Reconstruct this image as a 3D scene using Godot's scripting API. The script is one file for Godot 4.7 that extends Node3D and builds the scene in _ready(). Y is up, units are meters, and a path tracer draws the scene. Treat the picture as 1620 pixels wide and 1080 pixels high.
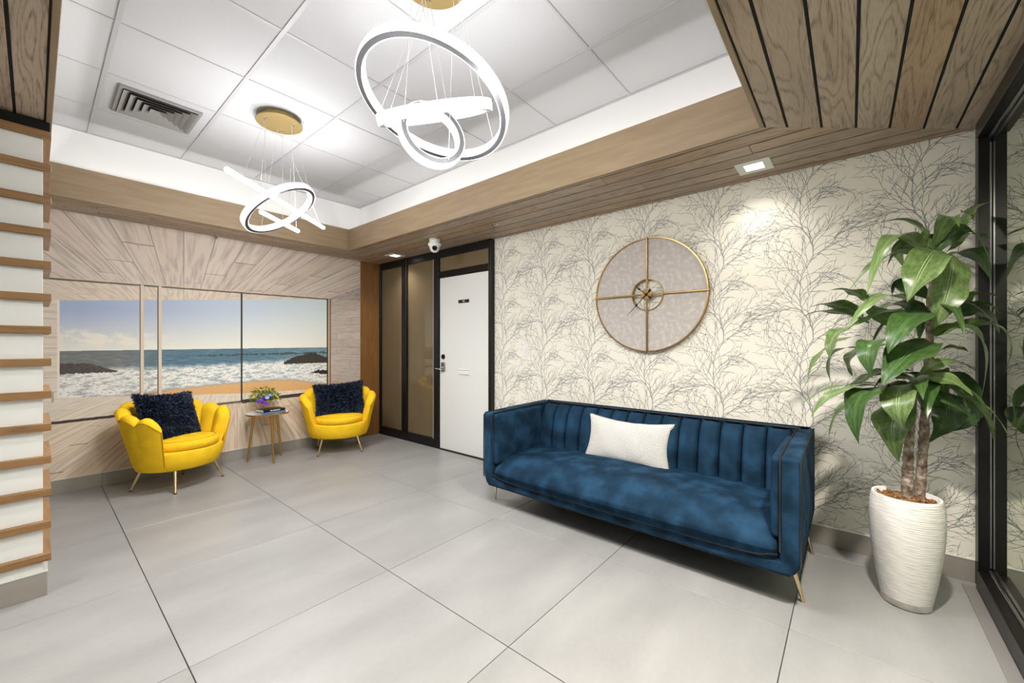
extends Node3D
# A lobby: wallpapered wall, beach mural, timber soffit round a white tray ceiling.

const XW := 3.262      # wallpapered wall
const ZM := -5.2       # mural wall
const XL := -2.2       # left wall, out of frame
const ZF := 0.562      # storefront glass
const SOF := 2.437     # underside of the timber soffit
const FT := 2.69       # top of the fascia
const CEIL := 3.037    # tile ceiling
var rng := RandomNumberGenerator.new()
var uvo := Vector2.ZERO
var taken := {}
var M := {}

func V(x: float, y: float, z: float) -> Vector3:
	return Vector3(x, y, z)

# ---------------------------------------------------------------- nodes
func numbered(called: String) -> String:
	var n: int = taken.get(called, 0)
	taken[called] = n + 1
	return called if n == 0 else "%s_%03d" % [called, n]

func thing(called: String, label: String, category: String, at := Vector3.ZERO, turn := 0.0, group := "") -> Node3D:
	var o := Node3D.new()
	o.name = numbered(called)
	add_child(o)
	o.position = at
	o.rotation.y = turn
	o.set_meta("label", label)
	o.set_meta("category", category)
	if group != "":
		o.set_meta("group", group)
	return o

func structure(called: String, label := "", category := "") -> Node3D:
	var o := Node3D.new()
	o.name = called
	o.set_meta("kind", "structure")
	if label != "":
		o.set_meta("label", label)
		o.set_meta("category", category)
	add_child(o)
	return o

func obj(called: String, st: SurfaceTool, m: Material, parent: Node, label := "") -> MeshInstance3D:
	var o := MeshInstance3D.new()
	o.name = called
	o.mesh = st.commit()
	o.material_override = m
	parent.add_child(o, true)
	if label != "":
		o.set_meta("label", label)
	return o

func meshed(called: String, mesh: Mesh, m: Material, parent: Node) -> MeshInstance3D:
	var o := MeshInstance3D.new()
	o.name = called
	o.mesh = mesh
	o.material_override = m
	parent.add_child(o, true)
	return o

# ---------------------------------------------------------------- shapes
func begin(smooth := false) -> SurfaceTool:
	var st := SurfaceTool.new()
	st.begin(Mesh.PRIMITIVE_TRIANGLES)
	st.set_smooth_group(0 if smooth else -1)
	return st

func done(st: SurfaceTool) -> SurfaceTool:
	st.generate_normals()
	return st

func tri(st: SurfaceTool, a: Vector3, b: Vector3, c: Vector3, n: Vector3, ua: Vector2, ub: Vector2, uc: Vector2) -> void:
	if (b - a).cross(c - a).dot(n) > 0.0:      # front faces run clockwise
		st.set_uv(ua); st.add_vertex(a)
		st.set_uv(uc); st.add_vertex(c)
		st.set_uv(ub); st.add_vertex(b)
	else:
		st.set_uv(ua); st.add_vertex(a)
		st.set_uv(ub); st.add_vertex(b)
		st.set_uv(uc); st.add_vertex(c)

func buv(p: Vector3, n: int, la: int) -> Vector2:
	var al := la
	if n == la:
		al = (la + 1) % 3
	var ac := 3 - n - al
	return Vector2(p[ac], p[al]) + uvo

func poly(st: SurfaceTool, p: Array, n: Vector3, la: int) -> void:
	var ax: int = n.abs().max_axis_index()
	for i in range(1, p.size() - 1):
		tri(st, p[0], p[i], p[i + 1], n, buv(p[0], ax, la), buv(p[i], ax, la), buv(p[i + 1], ax, la))

# a box with chamfered edges; uv in metres, v along the axis la
func box(st: SurfaceTool, lo: Vector3, hi: Vector3, b := 0.0, la := 1) -> void:
	var c := (lo + hi) * 0.5
	var h := (hi - lo).abs() * 0.5
	b = minf(b, minf(h.x, minf(h.y, h.z)) * 0.9)
	var corner := func(sx: int, sy: int, sz: int, ax: int) -> Vector3:
		var s := Vector3(sx, sy, sz)
		var p := Vector3.ZERO
		for k in 3:
			p[k] = c[k] + s[k] * (h[k] if k == ax else h[k] - b)
		return p
	for ax in 3:
		var u := (ax + 1) % 3
		var w := (ax + 2) % 3
		for s in [-1, 1]:
			var q := []
			for e in [[-1, -1], [1, -1], [1, 1], [-1, 1]]:
				var g := [0, 0, 0]
				g[ax] = s; g[u] = e[0]; g[w] = e[1]
				q.append(corner.call(g[0], g[1], g[2], ax))
			var n := Vector3.ZERO
			n[ax] = s
			poly(st, q, n, la)
		if b > 0.0:
			for s in [-1, 1]:
				for t in [-1, 1]:      # edge along ax, between faces u and w
					var q := []
					for e in [[-1, u], [1, u], [1, w], [-1, w]]:
						var g := [0, 0, 0]
						g[ax] = e[0]; g[u] = s; g[w] = t
						q.append(corner.call(g[0], g[1], g[2], e[1]))
					var n := Vector3.ZERO
					n[u] = s * 1.01; n[w] = t
					poly(st, q, n, la)
	if b > 0.0:
		for sx in [-1, 1]:
			for sy in [-1, 1]:
				for sz in [-1, 1]:
					poly(st, [corner.call(sx, sy, sz, 0), corner.call(sx, sy, sz, 1), corner.call(sx, sy, sz, 2)], Vector3(sx * 1.01, sy, sz), la)

func bx(lo: Vector3, hi: Vector3, b := 0.0, la := 1) -> SurfaceTool:
	var st := begin()
	box(st, lo, hi, b, la)
	return done(st)

# a grid of quads through f(u, v); the outside is along du x dv
func grid(st: SurfaceTool, nu: int, nv: int, f: Callable, flip := false, uvs := Vector2.ONE) -> void:
	var p := PackedVector3Array()
	p.resize((nu + 1) * (nv + 1))
	for i in nu + 1:
		for j in nv + 1:
			p[i * (nv + 1) + j] = f.call(float(i) / nu, float(j) / nv)
	for i in nu:
		for j in nv:
			var a := i * (nv + 1) + j
			var id := [a, a + nv + 1, a + nv + 2, a + 1]
			var uv := [Vector2(i, j), Vector2(i + 1, j), Vector2(i + 1, j + 1), Vector2(i, j + 1)]
			var order := [0, 1, 2, 0, 2, 3] if flip else [0, 2, 1, 0, 3, 2]
			for k in range(0, 6, 3):
				var A: Vector3 = p[id[order[k]]]
				var B: Vector3 = p[id[order[k + 1]]]
				var C: Vector3 = p[id[order[k + 2]]]
				if A.is_equal_approx(B) or B.is_equal_approx(C) or A.is_equal_approx(C):
					continue
				for m in 3:
					var w: Vector2 = uv[order[k + m]]
					st.set_uv(Vector2(w.x / nu, w.y / nv) * uvs + uvo)
					st.add_vertex(p[id[order[k + m]]])

# a box with round edges, bent by an optional function of the point
func rbox(st: SurfaceTool, c: Vector3, size: Vector3, r: float, n := 8, bend: Variant = null) -> void:
	var h := size * 0.5
	r = minf(r, minf(h.x, minf(h.y, h.z)))
	var along := func(k: int) -> Array:
		var L := []
		var inner := h[k] - r
		for i in 4:
			L.append(-inner - r * tan((1.0 - i / 4.0) * PI / 4))
		var m := maxi(n, 1)
		for i in m + 1:
			L.append(lerpf(-inner, inner, float(i) / m))
		for i in range(1, 5):
			L.append(inner + r * tan(i / 4.0 * PI / 4))
		return L
	for ax in 3:
		var u := (ax + 1) % 3
		var w := (ax + 2) % 3
		var LU: Array = along.call(u)
		var LW: Array = along.call(w)
		for s in [-1, 1]:
			var at := func(a: float, b: float) -> Vector3:
				var p := Vector3.ZERO
				p[ax] = s * h[ax]
				p[u] = LU[roundi(a * (LU.size() - 1))]
				p[w] = LW[roundi(b * (LW.size() - 1))]
				var q := Vector3.ZERO
				for k in 3:
					q[k] = clampf(p[k], -(h[k] - r), h[k] - r)
				var d := p - q
				p = q + d.normalized() * r + c
				return bend.call(p) if bend != null else p
			grid(st, LU.size() - 1, LW.size() - 1, at, s < 0)

# turned on the y axis: profile points (radius, height) from the bottom outside upward
func lathe(st: SurfaceTool, prof: Array, seg := 32, at := Vector3.ZERO, sx := 1.0, sz := 1.0) -> void:
	var k := prof.size() - 1
	grid(st, seg, k, func(u: float, v: float) -> Vector3:
		var p: Vector2 = prof[roundi(v * k)]
		var a := TAU * roundi(u * seg) / seg
		if roundi(u * seg) == seg:
			a = 0.0
		return at + Vector3(cos(a) * p.x * sx, p.y, sin(a) * p.x * sz), true)

# a round bar through points with a radius at each
func tube(st: SurfaceTool, pts: Array, rad: Array, seg := 10, caps := true) -> void:
	var n := pts.size()
	var frames := []
	var up := Vector3.UP
	for i in n:
		var t: Vector3 = ((pts[mini(i + 1, n - 1)] as Vector3) - (pts[maxi(i - 1, 0)] as Vector3)).normalized()
		if i == 0:
			up = Vector3.RIGHT if absf(t.dot(Vector3.UP)) > 0.9 else Vector3.UP
		var s := t.cross(up).normalized()
		up = s.cross(t).normalized()
		frames.append([s, up])
	var at := func(u: float, v: float) -> Vector3:
		var i := roundi(u * (n - 1))
		var a := TAU * (roundi(v * seg) % seg) / seg
		return (pts[i] as Vector3) + ((frames[i][0] as Vector3) * cos(a) + (frames[i][1] as Vector3) * sin(a)) * float(rad[i % rad.size()])
	grid(st, n - 1, seg, at, true)
	if caps:
		for e in [0, n - 1]:
			var d: Vector3 = ((pts[e] as Vector3) - (pts[1 if e == 0 else n - 2] as Vector3)).normalized()
			for k in seg:
				tri(st, pts[e], at.call(float(e) / (n - 1), float(k) / seg), at.call(float(e) / (n - 1), float(k + 1) / seg), d, Vector2.ZERO, Vector2.ZERO, Vector2.ZERO)

func rod(a: Vector3, b: Vector3, ra: float, rb: float, seg := 10) -> SurfaceTool:
	var st := begin()
	st.set_smooth_group(0)
	tube(st, [a, a.lerp(b, 0.5), b], [ra, (ra + rb) * 0.5, rb], seg, false)
	st.set_smooth_group(-1)
	for e in [[a, b, ra], [b, a, rb]]:
		var d: Vector3 = ((e[0] as Vector3) - (e[1] as Vector3)).normalized()
		var s := d.cross(Vector3.UP if absf(d.y) < 0.9 else Vector3.RIGHT).normalized()
		var w := d.cross(s)
		for k in seg:
			var A := TAU * k / seg
			var B := TAU * (k + 1) / seg
			tri(st, e[0], e[0] + (s * cos(A) + w * sin(A)) * e[2], e[0] + (s * cos(B) + w * sin(B)) * e[2], d, Vector2.ZERO, Vector2.ZERO, Vector2.ZERO)
	return done(st)

# a section (points r, y) carried round a circle
func hoop(st: SurfaceTool, sec: Array, seg: int) -> void:
	var k := sec.size()
	grid(st, seg, k, func(u: float, v: float) -> Vector3:
		var p: Vector2 = sec[roundi(v * k) % k]
		var a := TAU * (roundi(u * seg) % seg) / seg
		return Vector3(cos(a) * p.x, p.y, sin(a) * p.x), true)

# ---------------------------------------------------------------- materials
func mat(c: Color, rough := 0.6, metal := 0.0, spec := 0.5) -> StandardMaterial3D:
	var m := StandardMaterial3D.new()
	m.albedo_color = c
	m.roughness = rough
	m.metallic = metal
	m.metallic_specular = spec
	return m

func glow(c: Color, e: float) -> StandardMaterial3D:
	var m := mat(Color(0.9, 0.9, 0.9), 0.5)
	m.emission_enabled = true
	m.emission = c
	m.emission_energy_multiplier = e
	return m

func ramp(stops: Array) -> Gradient:
	var g := Gradient.new()
	var off := PackedFloat32Array()
	var col := PackedColorArray()
	for s in stops:
		off.append(s[0])
		col.append(s[1])
	g.offsets = off
	g.colors = col
	return g

func noise(freq: float, sd: int, oct := 4) -> FastNoiseLite:
	var n := FastNoiseLite.new()
	n.noise_type = FastNoiseLite.TYPE_SIMPLEX_SMOOTH
	n.seed = sd
	n.frequency = freq
	n.fractal_octaves = oct
	return n

func noisetex(freq: float, sd: int, stops: Array, size := 512, oct := 4) -> NoiseTexture2D:
	var t := NoiseTexture2D.new()
	t.width = size
	t.height = size
	t.seamless = true
	t.noise = noise(freq, sd, oct)
	t.color_ramp = ramp(stops)
	return t

func image_tex(w: int, h: int, data: PackedByteArray) -> ImageTexture:
	return ImageTexture.create_from_image(Image.create_from_data(w, h, false, Image.FORMAT_RGB8, data))

# sawn oak: 0.5 m across by 2 m along
func oak(sd: int, dark: Color, mid: Color, light: Color, vein: float) -> ImageTexture:
	var w := 512
	var h := 1024
	var data := PackedByteArray()
	data.resize(w * h * 3)
	var warp := noise(1.0, sd, 2)
	var pore := noise(1.0, sd + 7, 2)
	var tone := noise(1.0, sd + 13, 3)
	var at := 0
	for j in h:
		var y := 2.0 * j / h
		for i in w:
			var x := 0.5 * i / w
			var g := warp.get_noise_2d(x * 9.0, y * 0.9) * 5.5 + x * 24.0
			var r := sin(g * TAU * 0.5)
			var ring := pow(0.5 + 0.5 * r, 5.0)
			var p := pore.get_noise_2d(x * 260.0, y * 9.0)
			var t := tone.get_noise_2d(x * 7.0, y * 1.1) * 0.5 + 0.5
			var c := mid.lerp(light, clampf(t, 0.0, 1.0))
			c = c.lerp(dark, clampf(ring * vein * (0.6 + 0.8 * p) + maxf(p - 0.15, 0.0) * vein * 0.9, 0.0, 0.8))
			data[at] = int(c.r * 255.0)
			data[at + 1] = int(c.g * 255.0)
			data[at + 2] = int(c.b * 255.0)
			at += 3
	return image_tex(w, h, data)

func wood(t: Texture2D, tint := Color.WHITE, rough := 0.5) -> StandardMaterial3D:
	var m := mat(tint, rough)
	m.albedo_texture = t
	m.uv1_scale = Vector3(2.0, 0.5, 1.0)
	return m

func velvet(c: Color, low: float, sd: int, sc: float, rim: float) -> StandardMaterial3D:
	var m := mat(c, 0.8, 0.0, 0.2)
	m.albedo_texture = noisetex(0.009, sd, [[0.2, Color(low, low, low)], [0.5, Color(0.5 + low / 2, 0.5 + low / 2, 0.5 + low / 2)], [0.8, Color.WHITE]], 512, 5)
	m.uv1_triplanar = true
	m.uv1_scale = Vector3.ONE * sc
	m.rim_enabled = true
	m.rim = rim
	m.rim_tint = 0.9
	return m

# ---------------------------------------------------------------- prints
func stroke(data: PackedByteArray, n: int, a: Vector2, b: Vector2, wa: float, c: Color, al: float) -> void:
	var lo := Vector2(minf(a.x, b.x), minf(a.y, b.y)) - Vector2.ONE * (wa + 1.5)
	var hi := Vector2(maxf(a.x, b.x), maxf(a.y, b.y)) + Vector2.ONE * (wa + 1.5)
	var d := b - a
	var l2 := maxf(d.length_squared(), 1e-6)
	for y in range(floori(lo.y), ceili(hi.y) + 1):
		for x in range(floori(lo.x), ceili(hi.x) + 1):
			var p := Vector2(x, y)
			var t := clampf((p - a).dot(d) / l2, 0.0, 1.0)
			var k := clampf(wa + 0.5 - p.distance_to(a + d * t), 0.0, 1.0) * al
			if k <= 0.0:
				continue
			var i := (posmod(y, n) * n + posmod(x, n)) * 3
			data[i] = int(lerpf(data[i], c.r * 255.0, k))
			data[i + 1] = int(lerpf(data[i + 1], c.g * 255.0, k))
			data[i + 2] = int(lerpf(data[i + 2], c.b * 255.0, k))

func limb(data: PackedByteArray, n: int, p: Vector2, ang: float, length: float, w: float, bend: float, depth: int) -> void:
	var steps := maxi(3, int(length / 16.0))
	var step := length / steps
	var dark := Color(0.39, 0.405, 0.41)
	var pale := Color(0.60, 0.615, 0.62)
	var side := 1.0 if rng.randf() < 0.5 else -1.0
	var every := 5 if depth == 1 else 4
	for i in steps:
		var t := float(i) / steps
		ang += bend / steps + rng.randf_range(-0.2, 0.2)
		var q := p + Vector2(sin(ang), -cos(ang)) * step
		var ww := lerpf(w, w * 0.6, t)
		stroke(data, n, p, q, ww, pale.lerp(dark, clampf(depth * 0.4 + t * 0.3, 0.0, 1.0)), 0.95)
		p = q
		if depth < 3 and i % every == every - 1 and t > 0.12:
			side = -side
			var l := length * (0.5 if depth == 1 else 0.45) * (1.0 - t * 0.5) * rng.randf_range(0.7, 1.3)
			if l > 44.0:
				limb(data, n, p, ang + side * rng.randf_range(0.35, 0.75), l, maxf(ww * 0.85, 1.6), -side * rng.randf_range(0.0, 0.35), depth + 1)

# one repeat (0.53 m) of the branch wallpaper
func wallpaper() -> ImageTexture:
	var n := 1024
	var data := PackedByteArray()
	data.resize(n * n * 3)
	var base := Color(0.905, 0.885, 0.835)
	for i in n * n:
		data[i * 3] = int(base.r * 255.0)
		data[i * 3 + 1] = int(base.g * 255.0)
		data[i * 3 + 2] = int(base.b * 255.0)
	rng.seed = 78
	var trunk := [Vector2(470, 1024), Vector2(472, 940), Vector2(500, 850), Vector2(560, 740), Vector2(600, 650), Vector2(596, 540), Vector2(560, 430), Vector2(500, 330), Vector2(468, 220), Vector2(462, 110), Vector2(470, 0)]
	for i in trunk.size() - 1:
		stroke(data, n, trunk[i], trunk[i + 1], 4.6, Color(0.58, 0.60, 0.61), 0.95)
	# start, first angle, length, turn
	var big := [
		[Vector2(596, 560), 0.45, 640.0, 1.0], [Vector2(600, 640), 0.25, 420.0, 0.6], [Vector2(580, 690), 0.7, 430.0, 0.55],
		[Vector2(540, 390), -0.5, 620.0, -0.75], [Vector2(505, 335), -0.6, 560.0, -0.7], [Vector2(570, 450), -0.25, 430.0, -0.4],
		[Vector2(480, 910), -0.35, 420.0, -0.25], [Vector2(472, 950), 0.6, 470.0, 0.7], [Vector2(468, 200), -0.3, 330.0, -0.4],
		[Vector2(462, 120), 0.35, 400.0, 0.5], [Vector2(590, 520), -0.1, 380.0, 0.2], [Vector2(530, 800), -0.3, 460.0, -0.6],
		[Vector2(560, 740), 0.9, 520.0, 0.25], [Vector2(500, 330), -1.0, 520.0, -0.1], [Vector2(598, 600), 0.75, 560.0, 0.5], [Vector2(470, 1000), -0.75, 480.0, -0.3], [Vector2(465, 160), 0.8, 420.0, 0.3],
		[Vector2(475, 880), 0.25, 420.0, 0.3], [Vector2(480, 260), 0.5, 480.0, 0.45]]
	for b in big:
		limb(data, n, b[0], b[1], b[2] * 1.2, 3.2, b[3] * 1.1, 1)
	return image_tex(n, n, data)

func yline(a: Vector2, b: Vector2, x: float) -> float:
	return a.y + (b.y - a.y) * (x - a.x) / (b.x - a.x)

# the beach mural: a printed view through wide windows, x -0.6..2.914, y 0.125..2.437
func mural_print() -> ImageTexture:
	var w := 1500
	var h := 988
	var data := PackedByteArray()
	data.resize(w * h * 3)
	var n1 := noise(1.0, 5, 4)
	var n2 := noise(1.0, 19, 3)
	var n3 := noise(1.0, 31, 5)
	var cv := Vector2(0.98, 1.28)
	var fv := Vector2(1.45, 1.26)
	var at := 0
	for j in h:
		var y := 2.437 - 2.312 * j / h
		for i in w:
			var x := -0.6 + 3.514 * i / w
			var c := Color(0.8, 0.72, 0.62)
			var ftop := yline(Vector2(0.09, 1.846), Vector2(2.497, 1.875), x)
			var fbot := yline(Vector2(0.09, 0.612), Vector2(2.497, 0.672), x)
			var stop := yline(Vector2(0.142, 1.66), Vector2(2.448, 1.872), x)
			var sbot := yline(Vector2(0.142, 0.826), Vector2(1.48, 0.738), x) if x < 1.48 else yline(Vector2(1.48, 0.738), Vector2(2.448, 0.715), x)
			var hor := yline(Vector2(0.142, 1.226), Vector2(2.448, 1.247), x)
			var inside := x > 0.142 and x < 2.448 and y < stop and y > sbot
			if inside:
				if y > hor:
					var t := (y - hor) / (stop - hor)
					var r := clampf((x - 0.3) / 2.0, 0.0, 1.0)
					c = Color(0.92, 0.91, 0.86).lerp(Color(0.66, 0.71, 0.83).lerp(Color(0.84, 0.88, 0.89), r), clampf(t * 1.25, 0.0, 1.0))
					var cl := n1.get_noise_2d(x * 4.5, y * 9.0) * 0.5 + n1.get_noise_2d(x * 16.0, y * 20.0) * 0.18
					var puff := clampf((cl + 0.32 - absf(y - 1.315) * 4.0) * 3.0, 0.0, 1.0) * clampf((1.0 - x) * 3.0, 0.0, 1.0)
					c = c.lerp(Color(0.95, 0.92, 0.86), puff * 0.85)
				else:
					var d := (hor - y) / (hor - 0.82)
					var grey := clampf((0.85 - x) * 3.0, 0.0, 1.0)
					var sea := Color(0.30, 0.43, 0.50).lerp(Color(0.43, 0.44, 0.44), grey).lerp(Color(0.42, 0.53, 0.58), clampf((x - 1.6) * 1.2, 0.0, 1.0))
					var rip := n2.get_noise_2d(x * 7.0, (hor - y) * 150.0)
					c = sea.lerp(sea.lightened(0.25), clampf(rip * 1.2 + 0.3, 0.0, 1.0))
					if x > 0.85 and absf(d - 0.16 - 0.03 * n1.get_noise_1d(x * 5.0)) < 0.016 + 0.022 * absf(n1.get_noise_1d(x * 3.0 + 7.0)) + 0.03 * n2.get_noise_1d(x * 22.0):
						c = c.lerp(Color(0.25, 0.32, 0.30), 0.85 * clampf((x - 0.9) * 2.5, 0.0, 1.0))
					var fo := n3.get_noise_2d(x * 7.0, (hor - y) * 22.0)
					var edge := 0.36 + 0.05 * n1.get_noise_1d(x * 9.0) - 0.07 * clampf((x - 1.2), 0.0, 1.0)
					var foam := clampf((d - edge) * 9.0, 0.0, 1.0)
					c = c.lerp(Color(0.93, 0.92, 0.89), foam * clampf(0.95 + fo * 0.9, 0.0, 1.0))
					var fleck := n2.get_noise_2d(x * 24.0 + 40.0, (hor - y) * 70.0)
					if foam > 0.4 and fleck > 0.3:
						c = c.lerp(Color(0.40, 0.45, 0.56), clampf((fleck - 0.3) * 4.0, 0.0, 0.7))
					# the shore
					var shore := 0.80 + 0.055 * sin((x - 0.6) * 1.5) + 0.012 * n1.get_noise_1d(x * 14.0)
					if x > 2.0:
						shore -= (x - 2.0) * 0.13
					if y < shore + 0.035:
						c = c.lerp(Color(0.66, 0.62, 0.58), clampf((shore + 0.035 - y) * 28.0, 0.0, 1.0))
					if y < shore:
						var sand := Color(0.60, 0.53, 0.48).lerp(Color(0.86, 0.68, 0.46), clampf((x - 0.72) * 12.0, 0.0, 1.0))
						c = sand.darkened(0.05 * n3.get_noise_2d(x * 20.0, y * 60.0))
				# rocks
				var rt := 1.118 - 0.42 * maxf(x - 0.30, 0.0) + 0.012 * n1.get_noise_1d(x * 18.0)
				if x < 0.52 and y < rt and y > 1.028 + 0.012 * n1.get_noise_1d(x * 40.0 + 9.0):
					c = Color(0.30, 0.27, 0.25).lightened(clampf(0.12 * n3.get_noise_2d(x * 40.0, y * 40.0) + 0.05, 0.0, 0.3))
				var rx := clampf((x - 1.93) * 3.4, 0.0, 1.0)
				var rt2 := 1.06 + 0.115 * pow(rx, 0.6) - 0.05 * clampf((x - 2.3) * 8.0, 0.0, 1.0) + 0.02 * n1.get_noise_1d(x * 30.0 + 3.0)
				if x > 1.93 and y < rt2 and y > 1.048 + 0.008 * n1.get_noise_1d(x * 50.0):
					c = Color(0.22, 0.20, 0.17).lightened(clampf(0.16 * n3.get_noise_2d(x * 40.0, y * 40.0) + 0.04, 0.0, 0.3))
				if x > 2.24 and absf(y - 0.935 - 0.02 * n1.get_noise_1d(x * 20.0)) < 0.025 * clampf((x - 2.24) * 9.0, 0.0, 1.0) + 0.01 * n3.get_noise_2d(x * 40.0, y * 40.0):
					c = Color(0.20, 0.18, 0.16)
			else:
				# boards: ceiling and floor run to their own vanishing points, the side walls lie level
				var u := 0.0
				var v := 0.0
				var tint := Color(0.83, 0.75, 0.67)
				var seam := 0.012
				var rwtop := yline(Vector2(2.448, 1.872), Vector2(2.914, 2.075), x)
				var rwbot := yline(Vector2(2.448, 0.70), Vector2(2.914, 0.50), x)
				var lwtop := yline(Vector2(0.142, 1.66), Vector2(-0.3, 1.75), x)
				if x > 2.497 and y < rwtop and y > rwbot:
					var pr := clampf((x - 2.3) / 1.6, 0.1, 1.0)
					u = (y - 1.25) / (0.75 + 0.5 * pr) * 9.0
					v = pr * 4.0
					tint = Color(0.64, 0.57, 0.53)
				elif x < 0.142 and y < lwtop and y > 0.79:
					u = (y - 1.25) * 8.0
					v = x * 0.5
					tint = Color(0.87, 0.81, 0.74)
				elif y > stop:
					u = (x - cv.x) / (y - cv.y) * 4.2 + 40.0
					v = 0.9 / (y - cv.y)
					tint = Color(0.80, 0.72, 0.65) if y > ftop else Color(0.86, 0.78, 0.69)
				else:
					u = (x - fv.x) / (fv.y - y) * 7.5 + 40.0
					v = 0.9 / (fv.y - y)
					tint = Color(0.84, 0.74, 0.62) if y < fbot else Color(0.88, 0.82, 0.74)
				var id := floorf(u)
				var fr := u - id
				var row := floorf(v * 1.1 + fmod(absf(id) * 0.618, 1.0) * 2.0)
				var rnd := fmod(absf(sin(id * 12.9898 + row * 78.233)) * 43758.5453, 1.0)
				var gr := n3.get_noise_2d(u * 3.5 + id * 3.1, v * 2.2 + rnd * 20.0)
				c = tint.lightened(0.16 + 0.16 * rnd).darkened(clampf(0.22 * gr + 0.03, 0.0, 0.25))
				var cut := absf(fmod(v * 1.1 + fmod(absf(id) * 0.618, 1.0) * 2.0, 1.0) - 0.5)
				if fr < 0.03 or cut > 0.496:
					c = c.darkened(0.30)
				if (y < fbot or y > ftop) == false:
					c = c.lerp(Color(0.86, 0.80, 0.72), 0.3)
			# window frame lines
			var fl := 0.012 if x < 1.49 else 0.02
			if x < 2.50 and absf(y - ftop) < 0.012:
				c = Color(0.42, 0.39, 0.37) if y < ftop + 0.004 else Color(0.86, 0.78, 0.66)
			if x < 2.50 and absf(y - fbot) < fl:
				c = Color(0.27, 0.23, 0.21) if x > 1.5 or x < 0.6 else Color(0.45, 0.39, 0.35)
			if y < ftop and y > fbot:
				if absf(x - 0.665) < 0.016 or absf(x - 0.795) < 0.016:
					var e := x - (0.665 if x < 0.73 else 0.795)
					c = Color(0.42, 0.37, 0.33) if e < -0.008 else Color(0.87, 0.80, 0.72)
				if absf(x - 1.492) < 0.009:
					c = Color(0.20, 0.19, 0.18)
				if absf(x - 2.472) < 0.026:
					c = Color(0.18, 0.16, 0.15) if x < 2.462 else (Color(0.80, 0.69, 0.56) if x < 2.487 else Color(0.28, 0.24, 0.22))
				if x < 0.142 and x > 0.128 and y < stop and y > 0.82:
					c = Color(0.93, 0.88, 0.82)
			data[at] = int(clampf(c.r, 0.0, 1.0) * 255.0)
			data[at + 1] = int(clampf(c.g, 0.0, 1.0) * 255.0)
			data[at + 2] = int(clampf(c.b, 0.0, 1.0) * 255.0)
			at += 3
	return image_tex(w, h, data)

# floor tile stone: soft clouds, a few variants come from the uv offset
func stone() -> ImageTexture:
	var n := 1024
	var data := PackedFloat32Array()
	data.resize(n * n * 3)
	var a := noise(1.0, 3, 5)
	var b := noise(1.0, 17, 3)
	for j in n:
		for i in n:
			var x := 2.0 * i / n
			var y := 2.0 * j / n
			# blended with its own shift so that the sheet repeats without a seam
			var ex := smoothstep(0.85, 1.0, float(i) / n)
			var ey := smoothstep(0.85, 1.0, float(j) / n)
			var v := a.get_noise_2d(x * 2.4, y * 0.8)
			v = lerpf(v, a.get_noise_2d((x - 2.0) * 2.4, y * 0.8), ex)
			v = lerpf(v, a.get_noise_2d(x * 2.4, (y - 2.0) * 0.8), ey * (1.0 - ex))
			var f := b.get_noise_2d(x * 40.0, y * 22.0)
			var g := 0.295 + 0.055 * v + 0.010 * f
			data[(j * n + i) * 3] = g * 1.006
			data[(j * n + i) * 3 + 1] = g * 0.992
			data[(j * n + i) * 3 + 2] = g * 0.970
	return ImageTexture.create_from_image(Image.create_from_data(n, n, false, Image.FORMAT_RGBF, data.to_byte_array()))

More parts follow.
